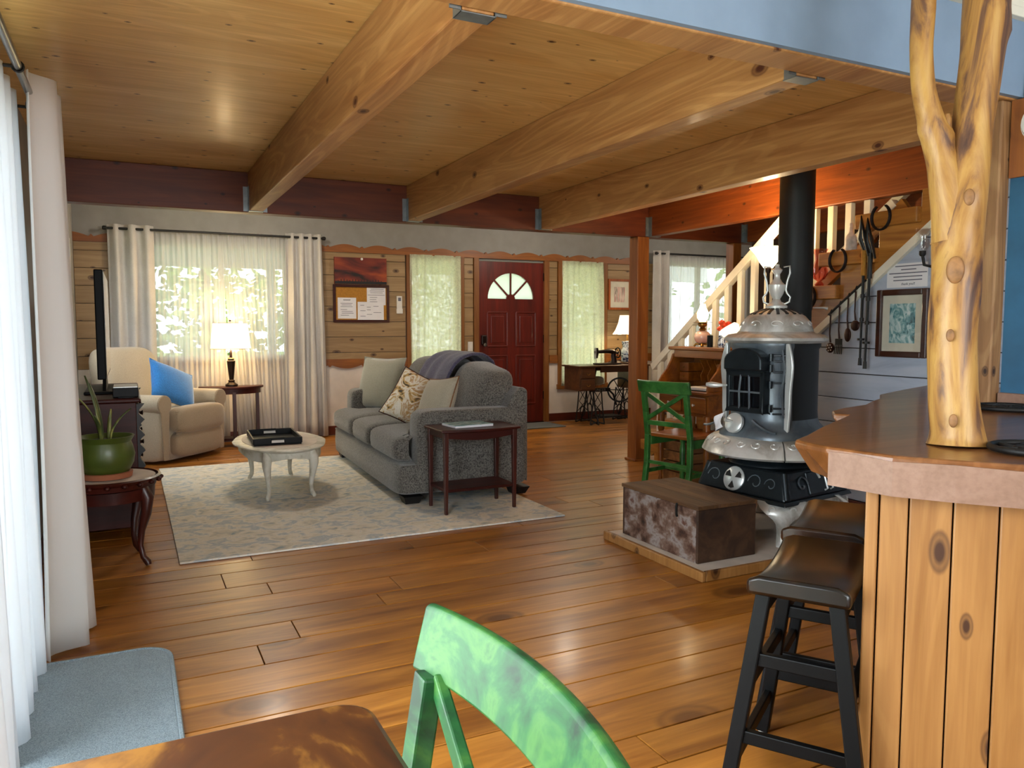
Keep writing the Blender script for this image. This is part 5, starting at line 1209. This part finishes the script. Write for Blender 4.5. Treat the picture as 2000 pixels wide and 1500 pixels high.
# ---------------------------------------------------------------- things on the far wall
def flat(name, x0, z0, x1, z1, mat, parent, dy=.004, y=YF - .004): return B(x0, y - dy, z0, x1, y, z1).build(name, mat, parent, wc=True)
def frame4(x0, z0, x1, z1, w, d, mat, parent, y=YF - .003):
    for a in ((x0, z0, x0 + w, z1), (x1 - w, z0, x1, z1), (x0 + w, z0, x1 - w, z0 + w), (x0 + w, z1 - w, x1 - w, z1)): B(a[0], y - d, a[1], a[2], y, a[3]).build('frame_side', mat, parent, wc=True, bevel=.003)
bb = thing('bulletin_board', 'framed cork bulletin board with pinned papers', 'bulletin board', (2.39, YF, 1.272))
frame4(2.068, 1.272, 2.715, 1.698, .03, .022, 'redwood', bb); flat('cork', 2.09, 1.295, 2.695, 1.675, 'cork', bb, .008)
def sheet(label, x0, z0, x1, z1, lines, y):
    p = thing('paper_notice', label, 'notice', ((x0 + x1) / 2, y, z0), group='papers on the bulletin board')
    flat('sheet', x0, z0, x1, z1, 'paper', p, .001, y)
    for a, b, z in lines: flat('text_line', x0 + (x1 - x0) * a, z0 + (z1 - z0) * z, x0 + (x1 - x0) * b, z0 + (z1 - z0) * z + .005, 'ink', p, .0006, y - .001)
yb = YF - .012
sheet('typed notice in a plastic sleeve at the left of the cork board', 2.12, 1.315, 2.33, 1.55, [(.3, .7, .9), (.3, .68, .86), (.15, .8, .72), (.2, .75, .64), (.15, .8, .56), (.15, .5, .42), (.2, .8, .33), (.2, .85, .25), (.15, .6, .15)], yb)
sheet('typed list at the upper right corner of the cork board', 2.455, 1.47, 2.675, 1.672, [(.2, .9, .88), (.15, .92, .78), (.18, .85, .68), (.05, .95, .55), (.15, .55, .42), (.15, .5, .3), (.15, .55, .18)], yb)
sheet('floor plan sheet in a sleeve at the lower right of the cork board', 2.345, 1.30, 2.65, 1.505, [(.1, .25, .8), (.35, .5, .7), (.35, .5, .55), (.1, .3, .5), (.6, .8, .75), (.6, .9, .4), (.35, .55, .3), (.1, .3, .2)], yb - .003)
o = thing('sunset_painting', 'dark red sunset canvas above the bulletin board', 'painting', (2.385, YF, 1.703)); flat('canvas', 2.085, 1.703, 2.684, 2.0, 'canvas', o, .03)
flat('treeline', 2.087, 1.705, 2.682, 1.735, 'black', o, .002, YF - .034)
for k in range(16): B(2.12 + .033 * k, YF - .0365, 1.735, 2.128 + .033 * k, YF - .034, 1.743 + .016 * abs(math.sin(k * 2.3))).build('tree_stroke', 'black', o, wc=True)
MB().lathe([(.014, 0), (.014, .006), (0, .01)], 12, (2.395, YF - .034, 1.985), ho).build('hanger', 'plastic', o, wc=True)
o = thing('remote_control', 'white air-conditioner remote in its wall cradle', 'remote', (2.84, YF, 1.38))
flat('case', 2.808, 1.385, 2.87, 1.578, 'plastic', o, .018); flat('cradle', 2.804, 1.376, 2.874, 1.43, 'plastic', o, .024); flat('display', 2.822, 1.52, 2.856, 1.56, 'ink', o, .001, YF - .022)
o = thing('light_switch', 'white light switch beside the front door', 'light switch', (3.735, YF, .925)); flat('plate', 3.705, .925, 3.768, 1.04, 'plastic', o, .006); flat('rocker', 3.722, .955, 3.751, 1.01, 'plastic', o, .004, YF - .01)
o = thing('framed_forest_print', 'forest print in an orange wooden frame above the sewing machine', 'picture', (5.9, YF, 1.447))
frame4(5.725, 1.447, 6.085, 1.855, .03, .022, 'oframe', o); flat('mat_board', 5.75, 1.47, 6.06, 1.83, 'matboard', o, .006); flat('print', 5.82, 1.55, 5.99, 1.75, 'birch', o, .001, YF - .010)

# ---------------------------------------------------------------- curtains
def drape(x0, x1, zt, zb, y, amp, nf, seed, pinch=.6, slant=(0, 0), nu=None, hem=0.):
    nu = nu or nf * 10
    def f(u, v):
        ph = seed + u * nf * 2 * PI; k = pinch + (1 - pinch) * v
        x = x0 + (x1 - x0) * u + slant[0] * v * (1 - u) + slant[1] * v * u + .012 * math.sin(ph * 1.7 + v * 3) * v
        return (x, y + amp * math.sin(ph) * (.75 + .35 * v) + .01 * math.sin(ph * .37 + 5 * v), zt + (zb - zt) * v)
    return MB().grid(nu, 14, f)
def rod_x(name, label, x0, x1, z, y, mat='black', r=.012):
    t = thing(name, label, 'curtain rod', ((x0 + x1) / 2, y, z))
    MB().tube([(x0, y, z), (x1, y, z)], r, 12).build('rod', mat, t, wc=True, smooth=40)
    for xx in (x0, x1): MB().lathe([(r, -.02), (r * 1.7, -.012), (r * 1.7, .012), (r, .02)], 14, (xx, y, z), Matrix.Rotation(PI / 2, 4, 'Y')).build('finial', mat, t, wc=True, smooth=40)
    for xx in (x0 + .05, (x0 + x1) / 2, x1 - .05): B(xx - .008, y, z - .008, xx + .008, YF, z + .008).build('bracket', mat, t, wc=True)
    return t
def panel(name, label, mb, mat, group=None, thick=.003): return mb.build(name, mat, label=label, cat='curtain', group=group, smooth=70, thick=thick)
yr = YF - .11
rod_x('curtain_rod', 'black curtain rod over the window behind the recliner', -.17, 1.955, 2.185, yr)
panel('curtain', 'grey-white grommet curtain at the left of the recliner window', drape(-.15, .265, 2.225, .03, yr, .045, 3, 1.2), 'curtaing', 'lined grommet curtains')
panel('curtain', 'pleated grey-white curtain between the lamp window and the bulletin board', drape(1.55, 1.93, 2.225, .015, yr, .045, 4, .4, slant=(-.03, .035)), 'curtaing', 'lined grommet curtains')
panel('sheer_curtain', 'sheer white voile over the left pane behind the recliner', drape(.25, .93, 2.20, .03, YF - .055, .012, 14, 0, slant=(0, 0)), 'sheer', 'sheers on the recliner window', .0006)
panel('sheer_curtain', 'sheer white voile gathered behind the table lamp', drape(.9, 1.6, 2.205, .03, YF - .062, .014, 15, 2, slant=(.12, 0)), 'sheer', 'sheers on the recliner window', .0006)
panel('lace_curtain', 'cream lace curtain on the narrow window left of the door', drape(2.965, 3.60, 2.065, .43, YF - .035, .010, 7, 0), 'lace', 'lace curtains beside the door', .001)
panel('lace_curtain', 'cream lace curtain on the narrow window right of the door', drape(5.015, 5.63, 2.065, .46, YF - .035, .010, 7, 1, slant=(0, .05)), 'lace', 'lace curtains beside the door', .001)
rod_x('curtain_rod', 'black curtain rod over the window beyond the stairs', 6.43, 8.2, 2.212, yr)
panel('curtain', 'grey-white grommet curtain between the timber post and the stair window', drape(6.40, 6.66, 2.25, .03, yr, .045, 2, .9), 'curtaing', 'lined grommet curtains')
panel('sheer_curtain', 'sheer voile on the window beyond the stairs', drape(6.6, 8.1, 2.22, .05, YF - .055, .014, 26, 0), 'sheer', None, .0006)
# curtains of the glazed doors, hung along the left wall
def drape_y(y0, y1, zt, zb, x, amp, nf, seed, slant=0., hemz=0):
    def f(u, v):
        ph = seed + u * nf * 2 * PI
        return (x + amp * math.sin(ph) * (.7 + .5 * v) + .01 * math.sin(ph * .4 + 4 * v) * v + slant * v, y0 + (y1 - y0) * u + .015 * math.sin(ph * 1.3 + 2 * v) * v, zt + (zb - zt) * v)
    return MB().grid(nf * 12, 18, f)
cv = thing('curtain', 'white grommet curtain drawn to the right side of the glazed doors', 'curtain', (-.275, 3.37, .012))
drape_y(3.2, 3.6, 2.115, .012, -.245, .06, 2, -2.2, .012).build('cloth', 'curtain', cv, wc=True, smooth=70, thick=.003)
panel('sheer_curtain', 'bright sheer curtain across the glazed doors', drape_y(2.42, 3.42, 2.06, .012, -.352, .04, 6, .5), 'sheer2', 'sheers on the glazed doors', .0006)
panel('sheer_curtain', 'near sheer panel with a hemmed edge at the left border of the view', drape_y(1.95, 2.38, 2.06, .012, -.355, .045, 4, .2, .02), 'sheer2', 'sheers on the glazed doors', .0006)
def rod_y(label, y0, y1, x, z, mat, r):
    t = thing('curtain_rod', label, 'curtain rod', (x, (y0 + y1) / 2, z))
    MB().tube([(x, y0, z), (x, y1, z)], r, 14).build('rod', mat, t, wc=True, smooth=40)
    MB().lathe([(r, -.01), (r * 1.4, 0), (r * 1.4, .02), (0, .03)], 14, (x, y1, z), Matrix.Rotation(-PI / 2, 4, 'X')).build('finial', 'black', t, wc=True, smooth=40)
    for yy in (y0 + .1, 2.95, y1 - .03): MB().tube([(XL, yy, z), (x, yy, z)], .006, 8).build('bracket', 'black', t, wc=True)
    MB().tube([(x + r * 1.25 * math.cos(a), 2.95, z + r * 1.25 * math.sin(a)) for a in [2 * PI * k / 12 for k in range(12)]], .004, 6, True).build('clamp', 'black', t, wc=True)
    return t
rod_y('brushed steel curtain rod above the glazed doors', .2, 3.50, -.284, 2.05, 'brushed', .013)
rod_y('dark inner rod carrying the sheers of the glazed doors', .2, 3.42, -.352, 2.03, 'black', .009)
g_ = MB().tube([(-.284 + .024 * math.cos(a), 3.435, 2.05 + .024 * math.sin(a)) for a in [2 * PI * k / 24 for k in range(24)]], .005, 8, True)
g_.build('grommet', 'brushed', cv, wc=True, smooth=50)

# ---------------------------------------------------------------- stair side decorations
def horseshoe(loc, label, tilt=0, x=4.118):
    pts = [(x, loc[0] + .064 * math.sin(a) * 1.0, loc[1] - .072 * math.cos(a) * 1.05) for a in [math.radians(-150 + 300 * k / 20) for k in range(21)]]
    t = thing('horseshoe', label, 'horseshoe', (x, loc[0], loc[1] - .07), group='horseshoes on the stair treads')
    MB().tube(pts, .014, 8, flat=.5).build('shoe', 'shoe', t, wc=True, smooth=50)
    for a in (-100, -60, -25, 25, 60, 100):
        r = math.radians(a); MB().lathe([(.003, 0), (.003, .004)], 6, (x - .010, loc[0] + .064 * math.sin(r), loc[1] - .0755 * math.cos(r)), Matrix.Rotation(-PI / 2, 4, 'Y')).build('nail_hole', 'black', t, wc=True)
horseshoe((3.575, 1.655), 'rusty horseshoe on the stair tread below the white bottle')
horseshoe((3.265, 1.89), 'rusty horseshoe on the highest visible stair tread')
horseshoe((3.815, 1.425), 'rusty horseshoe on the stair tread beside the stovepipe')
o = thing('ceramic_bottle', 'crackled white ceramic bottle on a stair tread', 'bottle', (4.18, 3.53, 1.713))
MB().lathe([(.036, 0), (.038, .006), (.038, .075), (.03, .095), (.014, .115), (.011, .15), (.0, .151)], 20).build('body', 'ceramic', o, smooth=40)
MB().lathe([(.012, .15), (.014, .158), (.012, .175), (0, .18)], 14).build('stopper', 'ceramic', o, smooth=40)
o = thing('hurricane_vase', 'pink glass hurricane vase on the stair tread beside the stovepipe', 'vase', (4.175, 3.77, 1.499))
sh = MB().lathe([(.025, .002), (.03, .012), (.012, .03), (.035, .05), (.048, .08), (.044, .12), (.03, .17), (.034, .21), (.05, .245)], 24); sh.f = [f for f in sh.f if len(f) == 4 or True][:-1]
sh.build('glass', 'redglass', o, smooth=60, thick=.002)
MB().lathe([(.0255, 0), (.03, .004), (.022, .012)], 20).build('foot', 'redglass', o, smooth=40)
for k in range(8):
    a = k * PI / 4; MB().tube([(.03 * math.cos(a), .03 * math.sin(a), .045), (.05 * math.cos(a), .05 * math.sin(a), .08), (.046 * math.cos(a), .046 * math.sin(a), .118)], .004, 6).build('rib', 'redglass', o, smooth=50)
# rack of utensils
XW = 4.183
rk = thing('utensil_rack', 'black iron hook rack screwed along the sloping stair trim', 'hook rack', (XW - .02, 3.5, 1.2))
MB().bar((4.148, 3.66, low(3.66) - .005), (4.148, 3.38, low(3.38) - .005), .008, .018, (1, 0, 0)).build('rail', 'iron', rk, wc=True)
for yy in (3.635, 3.565, 3.50, 3.445): MB().tube([(4.146, yy, low(yy) + .01), (4.135, yy, low(yy) - .01), (4.13, yy, low(yy) - .03), (4.14, yy, low(yy) - .025)], .004, 6).build('hook', 'iron', rk, wc=True, smooth=50)
def utensil(name, yy, label, ln, head):
    z1 = low(yy) - .025; t = thing(name, label, 'kitchen utensil', (4.135, yy, z1 - ln), group='utensils hanging by the stove'); x = 4.138
    MB().tube([(x, yy, z1), (x, yy + .003, z1 - ln * .5), (x + .006, yy, z1 - ln * .72)], [.005, .0045, .006], 8).build('handle', 'utensil', t, wc=True, smooth=50)
    zc = z1 - ln * .86
    if head == 'fork':
        MB().box(x - .002, yy - .028, zc + .01, x + .003, yy + .028, zc + .05).build('head', 'iron', t, wc=True, bevel=.004)
        for k in range(5): MB().bar((x, yy - .026 + .013 * k, zc + .012), (x - .006, yy - .028 + .014 * k, zc - .05), .005, .004).build('tine', 'iron', t, wc=True)
    else:
        rz = .034 if head != 'spoon' else .045; ry = .034 if head != 'spoon' else .026
        MB().sell((x + .004, yy, zc), (.009, ry, rz), (2, 2), 20, 10).build('bowl', 'utensil', t, wc=True, smooth=60)
        if head == 'slot':
            for a in range(7):
                r = .02 if a else 0; MB().lathe([(.004, 0), (.004, .003)], 8, (x - .004 - .001, yy + r * math.cos(a), zc + r * math.sin(a)), Matrix.Rotation(-PI / 2, 4, 'Y')).build('hole', 'plastic', t, wc=True)
utensil('skimmer', 3.635, 'dark skimmer with pierced bowl, lowest on the hook rack', .25, 'slot')
utensil('serving_fork', 3.565, 'wide black spatula fork hanging second on the rack', .30, 'fork')
utensil('serving_spoon', 3.50, 'dark spoon hanging third on the rack', .27, 'spoon')
utensil('ladle', 3.445, 'round dark ladle hanging highest on the rack', .25, 'ladle')
def pole(yy, z0, z1, label, lean):
    t = thing('trekking_pole', label, 'trekking pole', (4.10, yy, z0), group='trekking poles hanging on the stair tread'); x = 4.105
    P = lambda k: (x + .012 * k, yy + lean * (1 - k), z0 + (z1 - z0) * k)
    MB().tube([P(.04), P(.34)], .007, 8).build('lower_shaft', 'iron', t, wc=True, smooth=40); MB().tube([P(.30), P(.62)], .009, 8).build('upper_shaft', 'iron', t, wc=True, smooth=40)
    MB().tube([P(0), P(.05)], [.012, .010], 8).build('tip', 'black', t, wc=True, smooth=40); MB().tube([P(.17), P(.185)], .022, 12).build('basket', 'black', t, wc=True, smooth=40)
    for k in (.30, .46): MB().tube([P(k), P(k + .025)], .013, 10).build('lock', 'black', t, wc=True, smooth=40)
    MB().tube([P(.61), P(.70), P(.78)], [.016, .014, .018], 10).build('grip', 'cork' if lean < 0 else 'black', t, wc=True, smooth=50)
    MB().tube([P(.78), (x - .012, yy + .02, z0 + (z1 - z0) * .86), (x - .012, yy + .012, z1), (x - .008, yy - .015, z0 + (z1 - z0) * .87), (x, yy - .04, z0 + (z1 - z0) * .74)], [.012, .02, .018, .02, .012], 8, flat=.45).build('wrist_strap', 'black', t, wc=True, smooth=50)
pole(3.372, .985, 1.90, 'black trekking pole with a tan grip hanging from the stair tread', -.002)
pole(3.325, .965, 1.88, 'black trekking pole with a black grip hanging nearest the framed print', .008)
def yframe(name, label, y0, z0, y1, z1, w, d, mat, inner):
    o = thing(name, label, 'picture', (XW, (y0 + y1) / 2, z0))
    for a in ((y0, z0, y0 + w, z1), (y1 - w, z0, y1, z1), (y0 + w, z0, y1 - w, z0 + w), (y0 + w, z1 - w, y1 - w, z1)): B(XW - d, a[0], a[1], XW - .0015, a[2], a[3]).build('frame_side', mat, o, wc=True, bevel=.006)
    B(XW - .012, y0 + w, z0 + w, XW - .0015, y1 - w, z1 - w).build('mat_board', 'matboard', o, wc=True)
    B(XW - .014, y0 + w + .05, z0 + w + .05, XW - .012, y1 - w - .05, z1 - w - .05).build('print', inner, o, wc=True)
    B(XW - .018, y0 + w, z0 + w, XW - .0165, y1 - w, z1 - w).build('glass', 'glass', o, wc=True)
yframe('framed_kitchen_print', 'teal kitchen print in a dark brown frame on the planked wall', 2.962, 1.042, 3.305, 1.451, .036, .03, 'frame', 'print')
o = thing('paper_sign', 'white paper sign taped above the framed print', 'sign', (XW, 3.12, 1.475))
B(XW - .003, 2.985, 1.462, XW - .001, 3.255, 1.605).build('sheet', 'paper', o, wc=True)
for k, (a, b) in enumerate(((3.02, 3.2), (3.06, 3.16), (2.99, 3.24), (3.02, 3.21), (3.02, 3.21))): B(XW - .0042, a, 1.586 - .021 * k, XW - .003, b, 1.592 - .021 * k).build('text_line', 'ink', o, wc=True)
tc = bpy.data.curves.new('lettering', 'FONT'); tc.body = 'thank you!!'; tc.size = .02; tc.extrude = .0006; tc.align_x = 'CENTER'; tc.align_y = 'CENTER'
tob = bpy.data.objects.new('lettering', tc); COL.objects.link(tob); dg = bpy.context.evaluated_depsgraph_get(); tme = bpy.data.meshes.new_from_object(tob.evaluated_get(dg)); bpy.data.objects.remove(tob)
tme.materials.clear(); tme.materials.append(M['ink']); lo_ = bpy.data.objects.new('lettering', tme); COL.objects.link(lo_); lo_.parent = o
lo_.matrix_local = WM(o).inverted() @ Matrix.Translation((XW - .0037, 3.11, 1.482)) @ Matrix.Rotation(-PI / 2, 4, 'Z') @ Matrix.Rotation(PI / 2, 4, 'X')
o = thing('wall_sconce', 'black iron wall sconce with a frosted shade partly behind the trunk', 'sconce', (XW, 2.93, 1.55))
MB().tube([(XW - .0, 2.93, 1.6), (XW - .05, 2.93, 1.57), (XW - .08, 2.955, 1.58), (XW - .085, 2.965, 1.64)], .009, 8).build('arm', 'iron', o, wc=True, smooth=50)
MB().lathe([(.03, 0), (.03, .01), (0, .014)], 14, (XW, 2.93, 1.6), Matrix.Rotation(-PI / 2, 4, 'Y')).build('back_plate', 'iron', o, wc=True, smooth=40)
MB().lathe([(.012, 1.63), (.018, 1.64), (.018, 1.66)], 14, (XW - .085, 2.965, 0)).build('socket', 'iron', o, wc=True, smooth=40)
sh = MB().lathe([(.02, 1.66), (.04, 1.69), (.03, 1.74), (.045, 1.79)], 20, (XW - .085, 2.965, 0)); sh.f = [f for f in sh.f if len(f) == 4]; sh.build('shade', 'glass', o, wc=True, smooth=60, thick=.002)

# ---------------------------------------------------------------- ceiling fill lights added out of view above the girder to brighten the entry bay
for k, (x, y) in enumerate(((1.1, 7.1), (4.3, 7.3), (6.9, 7.2))):
    t = thing('added_ceiling_light', ['added unseen fill light on the ceiling above the coffee table', 'added unseen fill light on the ceiling above the entry', 'added unseen fill light on the ceiling beyond the stairs'][k], 'ceiling light', (x, y, 2.62), group='added ceiling fill lights')
    MB().lathe([(.16, 0), (.16, -.03), (.15, -.035), (0, -.035)], 28).build('pan', 'brushed', t, smooth=40)
    MB().lathe([(.145, -.035), (.13, -.06), (.08, -.08), (0, -.088)], 28).build('diffuser', 'glow', t, smooth=60)
    point_light('added_ceiling_fill', (x, y, 2.44), (26, 18, 14)[k], (1, .93, .82), .12)  # added fill lamp, lifts the far end where daylight alone is too dark

# ---------------------------------------------------------------- outdoors seen through the windows
B(-40, YF + .2, -.4, 45, 45, -.2).build('lawn', 'grass', label='green lawn beyond the far windows', cat='lawn')
B(-40, -20, -.42, XL - .2, YF + .2, -.21).build('lawn', 'grass', label='green lawn outside the glazed doors', cat='lawn')
pr = thing('porch', 'white roofed porch outside the far windows', 'porch', (4, 9.9, -.2))
B(-1.5, YF + .19, -.19, 9.5, 11.3, -.02).build('deck', 'stone', pr, wc=True)
MB().prism([(YF + .19, 2.60), (11.5, 2.3), (11.5, 2.36), (YF + .19, 2.66)], -1.5, 9.5, 'x').build('roof', 'porch', pr, wc=True)
B(-1.5, 11.15, 2.02, 9.5, 11.25, 2.3).build('porch_beam', 'porch', pr, wc=True)
for xx in (-1.2, 1.75, 5.4, 8.6): B(xx, 11.14, -.02, xx + .11, 11.26, 2.05).build('porch_post', 'porch', pr, wc=True)
random.seed(21)
def tree(x, y, h, r, label):
    t = thing('tree', label, 'tree', (x, y, -.198), group='trees outside')
    MB().tube([(0, 0, 0), (.05, 0, h * .4), (0, .05, h * .7)], [.16, .12, .06], 8).build('trunk', 'bark', t, smooth=50)
    mb = MB()
    for k in range(1300):
        d = Vector((random.gauss(0, 1), random.gauss(0, 1), random.gauss(0, 1))).normalized() * random.random() ** .35
        p = Vector((d.x * r, d.y * r, h * .55 + d.z * h * .48)); a = Vector((random.gauss(0, 1), random.gauss(0, 1), random.gauss(0, .6))).normalized(); b = a.orthogonal().normalized(); s = random.uniform(.08, .17)
        mb._add([p - a * s, p + b * s * .5, p + a * s, p - b * s * .5], [(0, 1, 2, 3)])
    mb.build('foliage', 'foliage', t, kind='stuff')
for i, (x, y, h, r) in enumerate(((-2.2, 15.5, 5, 1.7), (1.2, 14.2, 3.6, 1.6), (4.4, 16.5, 6, 1.9), (8.0, 15.0, 4.6, 1.6), (11.6, 17.5, 5.5, 1.9), (-4.5, 5.0, 5, 2.0), (-4.0, 9.5, 5.5, 2.2), (14.5, 14.5, 5.0, 2.2))):
    tree(x, y, h, r, ['leafy tree at the left of the recliner window view', 'low bushy tree seen behind the table lamp', 'tall tree behind the lace window left of the door', 'round tree behind the lace window right of the door', 'tree seen past the stair rail', 'tree outside the glazed doors', 'tree outside the side window', 'tree at the far right beyond the porch'][i])
